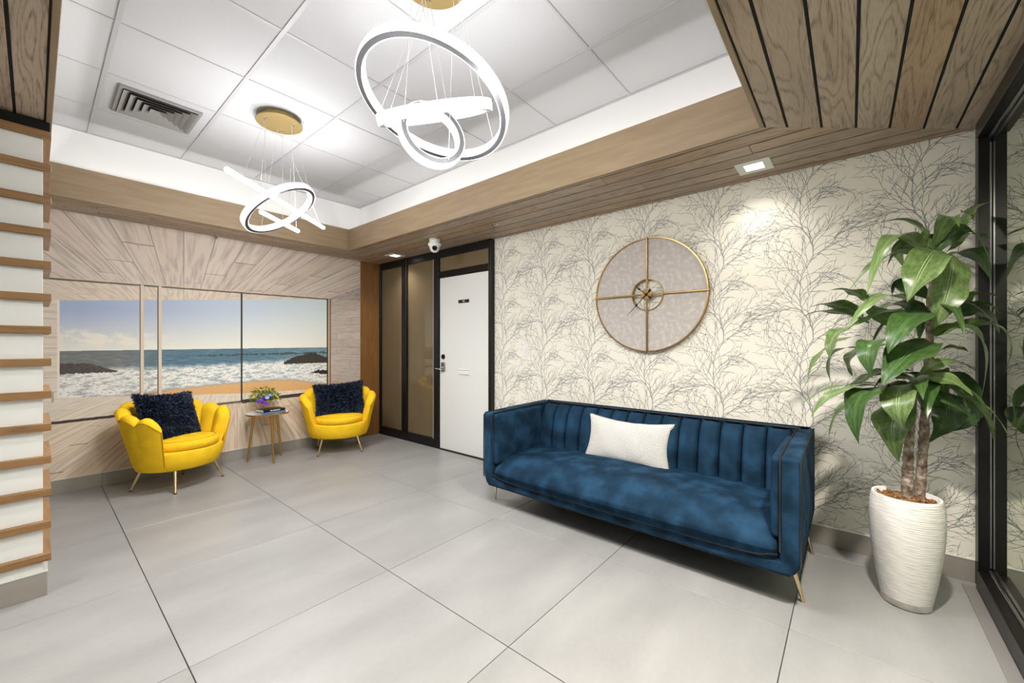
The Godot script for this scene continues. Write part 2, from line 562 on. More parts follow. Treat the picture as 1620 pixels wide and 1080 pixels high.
func make_materials() -> void:
	M.floor = mat(Color.WHITE, 0.32, 0.0, 0.5)
	M.floor.albedo_texture = stone()
	M.floor.uv1_scale = Vector3(0.5, 0.5, 1.0)
	M.grout = mat(Color(0.2, 0.2, 0.2), 0.9)
	M.base_tile = mat(Color.WHITE, 0.4)
	M.base_tile.albedo_texture = M.floor.albedo_texture
	M.base_tile.albedo_color = Color(0.98, 0.95, 0.90)
	M.white = mat(Color(0.88, 0.88, 0.88), 0.85, 0.0, 0.2)
	M.tile = mat(Color.WHITE, 0.95, 0.0, 0.1)
	M.tile.albedo_texture = noisetex(0.25, 4, [[0.1, Color(0.67, 0.67, 0.675)], [0.5, Color(0.69, 0.69, 0.695)], [0.9, Color(0.71, 0.71, 0.715)]], 512, 3)
	M.tee = mat(Color(0.64, 0.64, 0.645), 0.5)
	var oak1 := oak(1, Color(0.28, 0.23, 0.18), Color(0.65, 0.58, 0.505), Color(0.73, 0.66, 0.58), 0.5)
	var oak2 := oak(2, Color(0.26, 0.20, 0.15), Color(0.63, 0.55, 0.47), Color(0.71, 0.63, 0.55), 0.5)
	M.plank = [wood(oak1), wood(oak2), wood(oak1, Color(0.92, 0.90, 0.88)), wood(oak2, Color(1.0, 0.96, 0.9))]
	for m in M.plank:
		m.roughness = 0.42
	M.gap = mat(Color(0.05, 0.035, 0.025), 0.9)
	M.fascia = mat(Color.WHITE, 0.5)
	M.fascia.albedo_texture = noisetex(0.01, 6, [[0.15, Color(0.53, 0.45, 0.345)], [0.5, Color(0.555, 0.475, 0.37)], [0.85, Color(0.58, 0.50, 0.395)]], 512, 5)
	M.fascia.uv1_scale = Vector3(4.0, 0.45, 1.0)
	var oak3 := oak(3, Color(0.30, 0.20, 0.11), Color(0.53, 0.39, 0.24), Color(0.60, 0.46, 0.30), 0.4)
	M.slat = wood(oak3, Color.WHITE, 0.45)
	M.pillar = wood(oak3, Color(0.92, 0.86, 0.76), 0.4)
	M.paper = mat(Color.WHITE, 0.6, 0.0, 0.4)
	M.paper.albedo_texture = wallpaper()
	M.paper.uv1_scale = Vector3(1.0 / 0.5275, -1.0 / 0.545, 1.0)
	M.paper.uv1_offset = Vector3(-0.06, 0.05, 0)
	M.mural = mat(Color.WHITE, 0.55, 0.0, 0.35)
	M.mural.albedo_texture = mural_print()
	M.mural.texture_repeat = false
	M.black = mat(Color(0.055, 0.05, 0.048), 0.35, 0.2)
	M.silver = mat(Color(0.62, 0.62, 0.63), 0.3, 1.0)
	M.steel = mat(Color(0.75, 0.74, 0.72), 0.22, 1.0)
	M.gold = mat(Color(0.80, 0.64, 0.36), 0.28, 1.0)
	M.champagne = mat(Color(0.86, 0.78, 0.62), 0.25, 1.0)
	M.brass = mat(Color(0.62, 0.51, 0.33), 0.3, 1.0)
	M.canopy = mat(Color(0.58, 0.50, 0.32), 0.45, 0.6)
	M.trim_metal = mat(Color(0.88, 0.88, 0.86), 0.35, 0.4)
	M.door = mat(Color(0.86, 0.86, 0.85), 0.45)
	M.white_paint = mat(Color(0.88, 0.88, 0.87), 0.6)
	M.blue = velvet(Color(0.135, 0.255, 0.355), 0.62, 21, 1.1, 0.15)
	M.blue_dark = mat(Color(0.01, 0.025, 0.05), 0.8)
	M.yellow = velvet(Color(0.96, 0.775, 0.16), 0.94, 22, 2.2, 0.3)
	M.yellow_seam = mat(Color(0.80, 0.58, 0.06), 0.8)

func more_materials() -> void:
	M.bronze = mat(Color(0.43, 0.375, 0.28), 0.03, 0.0, 0.6)
	M.dark_metal = mat(Color(0.16, 0.15, 0.14), 0.3, 0.8)
	M.office = mat(Color(0.30, 0.25, 0.17), 0.9)
	M.mirror_glass = mat(Color(0.74, 0.77, 0.69, 0.45), 0.01, 0.97)
	M.mirror_glass.transparency = BaseMaterial3D.TRANSPARENCY_ALPHA
	M.night = mat(Color(0.09, 0.10, 0.08), 0.9)
	M.lens = glow(Color(1.0, 0.98, 0.95), 3.0)
	M.panel = glow(Color(1.0, 0.98, 0.96), 1.2)
	M.led = glow(Color(1.0, 0.99, 0.98), 1.3)
	M.alu = mat(Color(0.27, 0.27, 0.28), 0.6, 0.0)
	M.strip = mat(Color(0.55, 0.54, 0.53), 0.4, 0.2)
	M.cable = mat(Color(0.72, 0.72, 0.72), 0.4, 0.5)
	M.vent_grey = mat(Color(0.50, 0.49, 0.48), 0.5)
	M.dial = mat(Color.WHITE, 0.7)
	M.dial.albedo_texture = noisetex(0.03, 41, [[0.2, Color(0.70, 0.67, 0.645)], [0.6, Color(0.725, 0.695, 0.67)], [0.85, Color(0.78, 0.755, 0.73)]], 256, 3)
	M.dial.uv1_scale = Vector3(2.5, 2.5, 1)
	M.waffle = mat(Color.WHITE, 0.9, 0.0, 0.2)
	var d := PackedByteArray()
	var n := 16
	d.resize(n * n * 3)
	for j in n:
		for i in n:
			var e := 1.0 if i > 3 and j > 3 else 0.0
			var c := Color(0.80, 0.79, 0.77).lerp(Color(0.90, 0.89, 0.87), e)
			d[(j * n + i) * 3] = int(c.r * 255)
			d[(j * n + i) * 3 + 1] = int(c.g * 255)
			d[(j * n + i) * 3 + 2] = int(c.b * 255)
	M.waffle.albedo_texture = image_tex(n, n, d)
	M.waffle.uv1_scale = Vector3(56, 30, 1)
	var hb := PackedByteArray()
	hb.resize(n * n * 3)
	for j in n:
		for i in n:
			var v := int(255.0 * clampf(minf(sin(PI * (i + 0.5) / n), sin(PI * (j + 0.5) / n)) * 1.4, 0.0, 1.0))
			for k in 3:
				hb[(j * n + i) * 3 + k] = v
	M.waffle.heightmap_enabled = true
	M.waffle.heightmap_texture = image_tex(n, n, hb)
	M.waffle.heightmap_scale = 0.4
	M.navy = mat(Color(0.06, 0.09, 0.16), 0.9, 0.0, 0.2)
	M.shag = mat(Color.WHITE, 0.5, 0.0, 0.5)
	M.shag.vertex_color_use_as_albedo = true
	M.marble = mat(Color.WHITE, 0.2)
	M.marble.albedo_texture = noisetex(0.01, 51, [[0.3, Color(0.88, 0.87, 0.86)], [0.5, Color(0.86, 0.85, 0.84)], [0.53, Color(0.70, 0.69, 0.68)], [0.57, Color(0.88, 0.87, 0.86)]], 256, 5)
	M.marble.uv1_triplanar = true
	M.marble.uv1_scale = Vector3.ONE * 2.0
	M.paper_white = mat(Color(0.85, 0.84, 0.80), 0.8)
	M.book_blue = mat(Color(0.36, 0.42, 0.50), 0.5)
	M.clay = mat(Color(0.76, 0.62, 0.46), 0.8)
	M.leaf_small = mat(Color(0.42, 0.50, 0.16), 0.6)
	M.purple = mat(Color(0.42, 0.22, 0.70), 0.7)
	M.flower_yellow = mat(Color(0.92, 0.80, 0.30), 0.7)
	M.flower_blue = mat(Color(0.60, 0.66, 0.88), 0.7)
	M.peach = mat(Color(0.92, 0.68, 0.40), 0.7)
	M.planter = mat(Color(0.90, 0.89, 0.87), 0.6)
	M.planter.albedo_texture = noisetex(0.05, 61, [[0.1, Color(0.84, 0.84, 0.83)], [0.6, Color(1, 1, 1)]], 256, 3)
	M.planter.uv1_scale = Vector3(0.6, 6, 1)
	M.bark_chip = mat(Color.WHITE, 0.9)
	M.bark_chip.albedo_texture = noisetex(0.05, 71, [[0.15, Color(0.24, 0.15, 0.08)], [0.5, Color(0.50, 0.35, 0.20)], [0.85, Color(0.68, 0.53, 0.34)]], 128, 3)
	M.bark = mat(Color.WHITE, 0.9)
	M.bark.albedo_texture = noisetex(0.02, 81, [[0.15, Color(0.30, 0.23, 0.18)], [0.45, Color(0.50, 0.43, 0.37)], [0.8, Color(0.70, 0.66, 0.62)]], 256, 5)
	M.bark.uv1_triplanar = true
	M.bark.uv1_scale = V(5, 3.5, 5)
	M.bark.heightmap_enabled = true
	M.bark.heightmap_texture = noisetex(0.03, 82, [[0.2, Color.BLACK], [0.8, Color.WHITE]], 256, 4)
	M.bark.heightmap_scale = 0.5
	# leaf blade: pale midrib and faint side veins; u across, v along
	var w := 64
	var h := 256
	var ld := PackedByteArray()
	ld.resize(w * h * 3)
	var ln := noise(0.05, 91, 3)
	for j in h:
		for i in w:
			var x := absf(i / 63.0 * 2.0 - 1.0)
			var y := float(j) / h
			var c := Color(0.27, 0.36, 0.19).lerp(Color(0.38, 0.47, 0.28), clampf(0.5 + ln.get_noise_2d(i * 2.0, j * 0.5), 0.0, 1.0))
			var vein := pow(0.5 + 0.5 * sin((y - x * 0.10) * 110.0), 8.0)
			c = c.lerp(Color(0.45, 0.54, 0.35), vein * 0.3)
			if x < 0.035:
				c = Color(0.23, 0.32, 0.16)
			elif x < 0.11:
				c = Color(0.50, 0.59, 0.40)
			ld[(j * w + i) * 3] = int(c.r * 255)
			ld[(j * w + i) * 3 + 1] = int(c.g * 255)
			ld[(j * w + i) * 3 + 2] = int(c.b * 255)
	var lt := image_tex(w, h, ld)
	M.leaf = mat(Color(1.08, 1.05, 1.05), 0.33)
	M.leaf.albedo_texture = lt
	M.leaf.backlight_enabled = true
	M.leaf.backlight = Color(0.25, 0.3, 0.15)
	M.leaf_deep = M.leaf.duplicate()
	M.leaf_deep.albedo_color = Color(0.72, 0.80, 0.72)

# ---------------------------------------------------------------- all together
const E_PANEL := 0.7
const E_CH1 := 0.85
const E_CH2 := 1.1
const E_COVE := 0.12

func _ready() -> void:
	var cam := Camera3D.new()
	cam.name = "camera"
	add_child(cam)
	cam.position = V(0, 1.28, 0)
	cam.rotation.y = deg_to_rad(-49.92)
	cam.projection = Camera3D.PROJECTION_FRUSTUM
	cam.keep_aspect = Camera3D.KEEP_HEIGHT
	cam.near = 0.05
	cam.far = 60.0
	cam.size = 2.0 * 0.05 * 540.0 / 636.6
	cam.frustum_offset = Vector2(0, 0.05 * 5.0 / 636.6)
	var we := WorldEnvironment.new()
	we.name = "environment"
	var env := Environment.new()
	env.background_mode = Environment.BG_COLOR
	env.background_color = Color(0.10, 0.11, 0.10)
	env.tonemap_mode = Environment.TONE_MAPPER_LINEAR
	env.tonemap_exposure = 1.45
	env.sdfgi_enabled = true
	env.ssao_enabled = true
	env.ssil_enabled = true
	we.environment = env
	add_child(we)
	rng.seed = 1
	make_materials()
	more_materials()
	make_floor()
	make_walls()
	make_column()
	make_ceiling()
	make_office_front()
	make_storefront()
	troffer()
	recessed(V(3.01, SOF, -0.479), "square recessed light in the soffit above the plant end of the sofa", 0.32, 72.0)
	recessed(V(3.02, SOF, -4.525), "square recessed light in the soffit corner above the bronze glass panels", 0.6)
	recessed(V(1.4, SOF, 0.09), "square recessed light in the soffit just inside the storefront glass", 6.0, 84.0)
	recessed(V(-1.1, SOF, -0.9), "square recessed light in the left soffit nearest the entrance", 1.6)
	recessed(V(-1.1, SOF, -2.4), "square recessed light in the left soffit beside the slatted column", 2.0)
	cove()
	vent()
	chandelier("chandelier", "chandelier of three tilted glowing white rings hung from a gold plate, nearer the sofa", V(1.21, CEIL, -1.504), E_CH1,
		[[0.342, V(0.327, 0.945, 0.031), V(0.004, 2.418 - CEIL, 0.003)], [0.253, V(-0.422, 0.888, 0.181), V(0.008, 2.351 - CEIL + 0.02, 0.006)], [0.141, V(-0.319, 0.175, 0.932), V(-0.003, 2.264 - CEIL, -0.002)]], [])
	chandelier("chandelier", "chandelier of one tilted ring crossed by two straight glowing tubes, nearer the mural", V(1.226, CEIL, -3.387), E_CH2,
		[[0.269, V(-0.45, 0.816, -0.362), V(0.001, 2.334 - CEIL, 0.0)]],
		[[V(0.735 - 1.226, 2.32 - CEIL, -2.83 + 3.387), V(1.66 - 1.226, 2.32 - CEIL, -3.59 + 3.387)], [V(1.09 - 1.226, 2.27 - CEIL, -3.365 + 3.387), V(1.485 - 1.226, 2.27 - CEIL, -3.69 + 3.387)]])
	sprinkler(V(2.86, SOF, -2.622), "small chrome sprinkler head in the soffit above the clock wall")
	sprinkler(V(1.232, SOF - 0.0, -5.1), "small chrome sprinkler head in the soffit above the mural")
	security_camera()
	plate("wall_outlet", "white electrical outlet low on the mural behind the side table", "outlet", V(1.585, 0.302, ZM), 0.0, 0.07, 0.115, true)
	plate("wall_switch", "small white switch plate on the branch wallpaper near the white door", "switch", V(XW, 1.215, -2.558), -PI / 2, 0.07, 0.115, false)
	clock()
	sofa()
	white_pillow()
	armchair("yellow velvet scallop back armchair left of the side table, by the slatted column", V(0.865, 0, -4.74), deg_to_rad(31.8))
	armchair("yellow velvet scallop back armchair right of the side table, by the bronze glass", V(2.40, 0, -4.78), deg_to_rad(-23.0))
	shag_pillow("navy shag pillow propped in the left armchair", V(0.80, 0.625, -4.79), Basis(Vector3.UP, deg_to_rad(34)) * Basis(Vector3.FORWARD, 0.06) * Basis(Vector3.RIGHT, -0.34), 0.52, 0.42, 3)
	shag_pillow("navy shag pillow propped in the right armchair", V(2.435, 0.615, -4.83), Basis(Vector3.UP, deg_to_rad(-20)) * Basis(Vector3.FORWARD, -0.05) * Basis(Vector3.RIGHT, -0.32), 0.54, 0.38, 8)
	side_table()
	books()
	flowers()
	plant()

# ---------------------------------------------------------------- the room
func boards(parent: Node, lo: Vector3, hi: Vector3, along: int, rows: Array, mitre: Callable) -> void:
	# soffit planks between lo and hi; rows are the joint positions across; mitre(across) gives [from, to] along
	var ac := 2 - along
	for r in rows.size() - 1:
		var a0: float = rows[r]
		var a1: float = rows[r + 1]
		var e0: Array = mitre.call(a0)
		var e1: Array = mitre.call(a1)
		var s0 := minf(e0[0], e1[0])
		var s1 := maxf(e0[1], e1[1])
		var cuts := [s0]
		var p := s0 + rng.randf_range(0.5, 1.7)
		if along == 0 and a0 > -1.0:
			p = rng.randf_range(-0.9, -0.5)      # long boards by the entrance
		while p < s1 - 0.4:
			cuts.append(p)
			p += rng.randf_range(1.3, 1.9) if not (along == 0 and a0 > -1.0) else 1.9
		cuts.append(s1)
		for k in cuts.size() - 1:
			var st := begin()
			uvo = Vector2(rng.randf_range(0.0, 0.3), rng.randf_range(0.0, 0.05))
			var g := 0.0055
			# corners across/along; the ends follow the mitre
			var q := []
			for c in [[a0 + g, 0], [a1 - g, 0], [a1 - g, 1], [a0 + g, 1]]:
				var m: Array = mitre.call(c[0])
				var l: float
				if c[1] == 0:
					l = float(m[0]) + 0.001 if k == 0 else float(cuts[k]) + 0.0015
				else:
					l = float(m[1]) - 0.001 if k == cuts.size() - 2 else float(cuts[k + 1]) - 0.0015
				q.append(Vector2(c[0], l))
			slab(st, q, SOF, SOF + 0.0027, 0.0012, ac, along, cuts[k])
			obj("plank", done(st), M.plank[rng.randi() % 4], parent)
	uvo = Vector2.ZERO

func slab(st: SurfaceTool, q: Array, y0: float, y1: float, b: float, ac: int, al: int, from: float) -> void:
	var cen := Vector2.ZERO
	for p in q:
		cen += p / 4.0
	var at := func(p: Vector2, y: float, inset: bool) -> Vector3:
		var r := Vector3(0, y, 0)
		var w := p
		if inset:
			w.x -= signf(p.x - cen.x) * b
		r[ac] = w.x
		r[al] = w.y
		return r
	var tx := func(p: Vector3) -> Vector2:
		return Vector2(absf(p[ac] - q[0].x), p[al] - from) + uvo
	var low := []
	var mid := []
	var top := []
	for p in q:
		low.append(at.call(p, y0, true))
		mid.append(at.call(p, y0 + b, false))
		top.append(at.call(p, y1, false))
	for i in range(1, 3):
		tri(st, low[0], low[i], low[i + 1], Vector3.DOWN, tx.call(low[0]), tx.call(low[i]), tx.call(low[i + 1]))
	for i in 4:
		var j := (i + 1) % 4
		var o := Vector3(0, -0.2, 0)
		o[ac] = (q[i].x + q[j].x) * 0.5 - cen.x
		o[al] = (q[i].y + q[j].y) * 0.5 - cen.y
		for w in [[low, mid], [mid, top]]:
			tri(st, w[0][i], w[0][j], w[1][j], o, tx.call(w[0][i]), tx.call(w[0][j]), tx.call(w[1][j]))
			tri(st, w[0][i], w[1][j], w[1][i], o, tx.call(w[0][i]), tx.call(w[1][j]), tx.call(w[1][i]))

func make_floor() -> void:
	var f := structure("floor")
	obj("floor_slab", bx(V(XL - 0.2, -0.2, ZM - 0.2), V(4.2, -0.006, ZF + 0.1)), M.grout, f)
	var xs := [XL]
	var x := 0.398 - 0.9 * 2
	while x < XW:
		xs.append(x)
		x += 0.899
	xs.append(XW)
	var zs := [ZM]
	var z := -0.2125 - 0.898 * 5
	while z < ZF + 0.1:
		zs.append(z)
		z += 0.898
	zs.append(ZF + 0.1)
	rng.seed = 5
	for i in xs.size() - 1:
		for j in zs.size() - 1:
			if float(xs[i + 1]) - float(xs[i]) < 0.02 or float(zs[j + 1]) - float(zs[j]) < 0.02:
				continue
			uvo = Vector2(rng.randf() * 3.0, rng.randf() * 3.0)
			var st := bx(V(xs[i] + 0.0017, -0.012, zs[j] + 0.0017), V(xs[i + 1] - 0.0017, 0.0, zs[j + 1] - 0.0017), 0.0012, 0)
			obj("floor_tile", st, M.floor, f)
	uvo = Vector2.ZERO

func baseboard(called: String, pieces: Array, n: Vector3) -> void:
	# pieces: [from, to] floor points of each tile of the skirting; n points into the room
	var b := structure(called)
	for p in pieces:
		var a: Vector3 = p[0]
		var c: Vector3 = p[1]
		uvo = Vector2(rng.randf(), rng.randf())
		var la := 0 if absf(c.x - a.x) > absf(c.z - a.z) else 2
		obj("skirting_tile", bx(a, c + n * 0.011 + V(0, 0.118, 0), 0.001, la), M.base_tile, b)
		obj("metal_edge", bx(a + V(0, 0.1185, 0), c + n * 0.014 + V(0, 0.126, 0), 0.0015, la), M.trim_metal, b, "bright metal edge strip")
	uvo = Vector2.ZERO

func make_walls() -> void:
	var wr := structure("wall_right", "cream wall papered with grey bare branches, behind the blue sofa", "wall")
	var st := begin()
	uvo = Vector2.ZERO
	box(st, V(XW, 0.0, -3.0), V(XW + 0.15, SOF + 0.02, 2.4))
	obj("wallpaper", done(st), M.paper, wr)
	obj("wall_core", bx(V(XW + 0.15, 0, ZM - 0.2), V(XW + 0.2, CEIL + 0.3, ZF)), M.white, wr)
	var wf := structure("wall_far", "far wall with a printed beach mural, behind the yellow armchairs", "wall")
	obj("wall_core", bx(V(XL - 0.2, 0, ZM - 0.2), V(XW + 0.2, CEIL + 0.3, ZM - 0.012)), M.white, wf)
	st = begin()
	var x0 := -0.6
	var x1 := 2.914
	var q := [V(x0, 0.125, ZM), V(x1, 0.125, ZM), V(x1, SOF, ZM), V(x0, SOF, ZM)]
	tri(st, q[0], q[1], q[2], Vector3.BACK, Vector2(0, 1), Vector2(1, 1), Vector2(1, 0))
	tri(st, q[0], q[2], q[3], Vector3.BACK, Vector2(0, 1), Vector2(1, 0), Vector2(0, 0))
	for k in 4:
		var a: Vector3 = q[k]
		var b: Vector3 = q[(k + 1) % 4]
		var o := (a + b) * 0.5 - V((x0 + x1) / 2, 1.28, ZM)
		var d := V(0, 0, -0.012)
		tri(st, a, b, b + d, o, Vector2(0.01, 0.01), Vector2(0.01, 0.01), Vector2(0.01, 0.01))
		tri(st, a, b + d, a + d, o, Vector2(0.01, 0.01), Vector2(0.01, 0.01), Vector2(0.01, 0.01))
	obj("mural", done(st), M.mural, wf, "printed mural of a beach seen through wide windows")
	uvo = Vector2(0.05, 0.0)
	obj("timber_jamb", bx(V(x1 + 0.002, 0.0, ZM - 0.011), V(XW, SOF, ZM + 0.004), 0.002), M.pillar, wf, "upright brown timber panel beside the mural")
	uvo = Vector2.ZERO
	obj("plain_wall", bx(V(XL, 0.0, ZM - 0.012), V(x0, SOF, ZM)), M.white_paint, wf)
	var wl := structure("wall_left")
	obj("plaster", bx(V(XL - 0.2, 0, ZM - 0.2), V(XL, CEIL + 0.3, ZF + 0.1)), M.white_paint, wl)
	baseboard("baseboard_far", [[V(XL, 0, ZM), V(-0.5, 0, ZM)], [V(-0.498, 0, ZM), V(0.4, 0, ZM)], [V(0.402, 0, ZM), V(1.3, 0, ZM)], [V(1.302, 0, ZM), V(2.198, 0, ZM)], [V(2.2, 0, ZM), V(2.914, 0, ZM)]], Vector3.BACK)
	baseboard("baseboard_right", [[V(XW, 0, -2.985), V(XW, 0, -2.015)], [V(XW, 0, -2.013), V(XW, 0, -1.118)], [V(XW, 0, -1.116), V(XW, 0, -0.2135)], [V(XW, 0, -0.2115), V(XW, 0, 0.512)]], Vector3.LEFT)

func make_column() -> void:
	var c := structure("column", "white column wrapped with evenly spaced brown timber slats", "column")
	var z0 := -3.63
	var z1 := -3.16
	var xr := 0.03
	var xl := -0.75
	obj("core", bx(V(xl + 0.01, 0, z0 + 0.01), V(xr - 0.01, 2.36, z1 - 0.01)), M.white_paint, c)
	obj("dark_reveal", bx(V(xl, 2.36, z0 + 0.03), V(xr + 0.024, SOF, z1 - 0.03)), M.gap, c)
	rng.seed = 11
	for k in 14:
		var y := 0.196 + 0.1656 * k
		uvo = Vector2(rng.randf_range(0, 0.3), rng.randf_range(0, 1))
		# a slat wraps the front, the right side and the back edge
		var st := begin()
		box(st, V(xl, y - 0.0185, z1 - 0.002), V(xr + 0.028, y + 0.0185, z1 + 0.026), 0.0015, 0)
		box(st, V(xr - 0.002, y - 0.0185, z0), V(xr + 0.028, y + 0.0185, z1 - 0.0025), 0.0015, 2)
		obj("slat", done(st), M.slat, c)
		if k < 13:
			obj("white_panel", bx(V(xl, y + 0.0187, z0 + 0.005), V(xr, y + 0.1656 - 0.0187, z1), 0.001), M.white_paint, c)
	uvo = Vector2.ZERO
	obj("white_panel", bx(V(xl, 0.12, z0 + 0.005), V(xr, 0.177, z1), 0.001), M.white_paint, c)
	obj("skirting_tile", bx(V(xl, 0, z0), V(xr + 0.014, 0.118, z1 + 0.012), 0.001, 0), M.base_tile, c)
	obj("metal_edge", bx(V(xl, 0.1185, z0), V(xr + 0.017, 0.129, z1 + 0.015), 0.002, 0), M.trim_metal, c, "bright metal edge strip")

func make_ceiling() -> void:
	var c := structure("ceiling")
	var fx := 2.485    # fascia faces of the tray
	var fl := 0.062
	var fn := -0.372
	var ff := -4.707
	var gx := 2.714    # recess walls behind the fascia
	var gl := -0.14
	var gn := -0.16
	var gf := -4.858
	obj("roof_slab", bx(V(XL - 0.2, CEIL + 0.06, ZM - 0.2), V(XW + 0.2, CEIL + 0.3, ZF + 0.1)), M.white, c)
	# tiles in their grid
	var xs := [gl, 0.294, 0.9035, 1.513, 2.1225, gx]
	var zs := [gf, -4.30, -3.678, -3.056, -2.434, -1.812, -1.19, -0.568, gn]
	for i in xs.size() - 1:
		for j in zs.size() - 1:
			if j == 1 and i == 1 or j == 6 and (i == 1 or i == 2):
				continue
			uvo = Vector2(rng.randf(), rng.randf())
			obj("ceiling_tile", bx(V(xs[i] + 0.001, CEIL + 0.003, zs[j] + 0.001), V(xs[i + 1] - 0.001, CEIL + 0.02, zs[j + 1] - 0.001), 0.003, 0), M.tile, c)
	uvo = Vector2.ZERO
	for i in range(1, 5):
		obj("main_tee", bx(V(xs[i] - 0.012, CEIL - 0.003, gf), V(xs[i] + 0.012, CEIL + 0.003, gn), 0.001), M.tee, c)
	for j in range(1, 8):
		for i in 5:
			if j == 6 + 1 and i == 1:
				pass
			obj("cross_tee", bx(V(xs[i] + 0.0125, CEIL - 0.001, zs[j] - 0.007), V(xs[i + 1] - 0.0125, CEIL + 0.003, zs[j] + 0.007), 0.001), M.tee, c)
	obj("edge_angle", bx(V(gx - 0.02, CEIL - 0.002, gf), V(gx, CEIL + 0.003, gn), 0.0005), M.tee, c)
	obj("edge_angle", bx(V(gl, CEIL - 0.002, gf), V(gx - 0.02, CEIL + 0.003, gf + 0.02), 0.0005), M.tee, c)
	# white recess walls above the fascia
	var top := CEIL + 0.06
	var lid := SOF + 0.05
	obj("recess_wall", bx(V(gx, lid, gf - 0.1), V(gx + 0.05, top, gn + 0.05)), M.white, c)
	obj("recess_wall", bx(V(gl, lid, gf - 0.1), V(gx, top, gf)), M.white, c)
	obj("recess_wall", bx(V(gl - 0.05, lid, gf - 0.1), V(gl, top, gn + 0.05)), M.white, c)
	obj("recess_wall", bx(V(gl, lid, gn), V(gx, top, gn + 0.05)), M.white, c)
	# the soffit: dark deck, then planks
	var so := Node3D.new()
	so.name = "soffit"
	c.add_child(so)
	var s0 := SOF + 0.003
	var deck := begin()
	box(deck, V(fx + 0.023, s0, gf - 0.45), V(XW + 0.1, lid, ZF + 0.1))
	box(deck, V(XL, s0, ZM), V(fx + 0.023, lid, ff - 0.023))
	box(deck, V(XL, s0, fn + 0.023), V(fx + 0.023, lid, ZF + 0.1))
	box(deck, V(XL, s0, ff - 0.023), V(fl - 0.023, lid, fn + 0.023))
	obj("soffit_deck", done(deck), M.gap, so)
	rng.seed = 9
	var zn := fn + 0.023
	var xr := fx + 0.023
	var zf := ff - 0.023
	var rows := [xr, 2.539, 2.674, 2.808, 2.946, 3.075, 3.201, XW]
	boards(so, V(0, 0, 0), V(0, 0, 0), 2, rows, func(a: float) -> Array: return [zf - (a - xr) * (zf - ZM) / (XW - xr), zn + (a - xr) * (0.52 - zn) / (XW - xr)])
	rows = [zn, -0.258, -0.118, 0.022, 0.160, 0.300, 0.435, 0.52]
	boards(so, V(0, 0, 0), V(0, 0, 0), 0, rows, func(a: float) -> Array: return [XL, xr + (a - zn) * (XW - xr) / (0.52 - zn)])
	rows = [ZM, -5.115, -5.02, -4.925, -4.83, zf]
	boards(so, V(0, 0, 0), V(0, 0, 0), 0, rows, func(a: float) -> Array: return [XL, xr + (zf - a) * (XW - xr) / (zf - ZM)])
	rows = [fl - 0.023]
	var x := -0.062
	while x > XL:
		rows.append(x)
		x -= 0.135
	rows.append(XL)
	rows.reverse()
	boards(so, V(0, 0, 0), V(0, 0, 0), 2, rows, func(_a: float) -> Array: return [zf, zn])
	# fascia boards round the tray, a thin edge showing below
	var y0 := SOF - 0.004
	obj("fascia", bx(V(fx, y0, ff - 0.022), V(fx + 0.022, FT, fn + 0.022), 0.002, 2), M.fascia, c)
	uvo = Vector2(0.3, 0.6)
	obj("fascia", bx(V(fl, y0, ff - 0.022), V(fx - 0.001, FT, ff), 0.002, 0), M.fascia, c)
	obj("fascia", bx(V(fl - 0.022, y0, ff - 0.022), V(fl, FT, fn + 0.022), 0.002, 2), M.fascia, c)
	obj("fascia", bx(V(fl, y0, fn), V(fx - 0.001, FT, fn + 0.022), 0.002, 0), M.fascia, c)
	uvo = Vector2.ZERO
	# ledge on top of the soffit behind the fascia
	var ledge := begin()
	box(ledge, V(fx + 0.0225, lid + 0.001, gf), V(gx, lid + 0.02, gn))
	box(ledge, V(gl, lid + 0.001, gf), V(fx + 0.022, lid + 0.02, ff - 0.0225))
	box(ledge, V(gl, lid + 0.001, ff - 0.022), V(fl - 0.0225, lid + 0.02, gn))
	box(ledge, V(fl - 0.022, lid + 0.001, fn + 0.0225), V(fx + 0.022, lid + 0.02, gn))
	obj("recess_ledge", done(ledge), M.white, c)

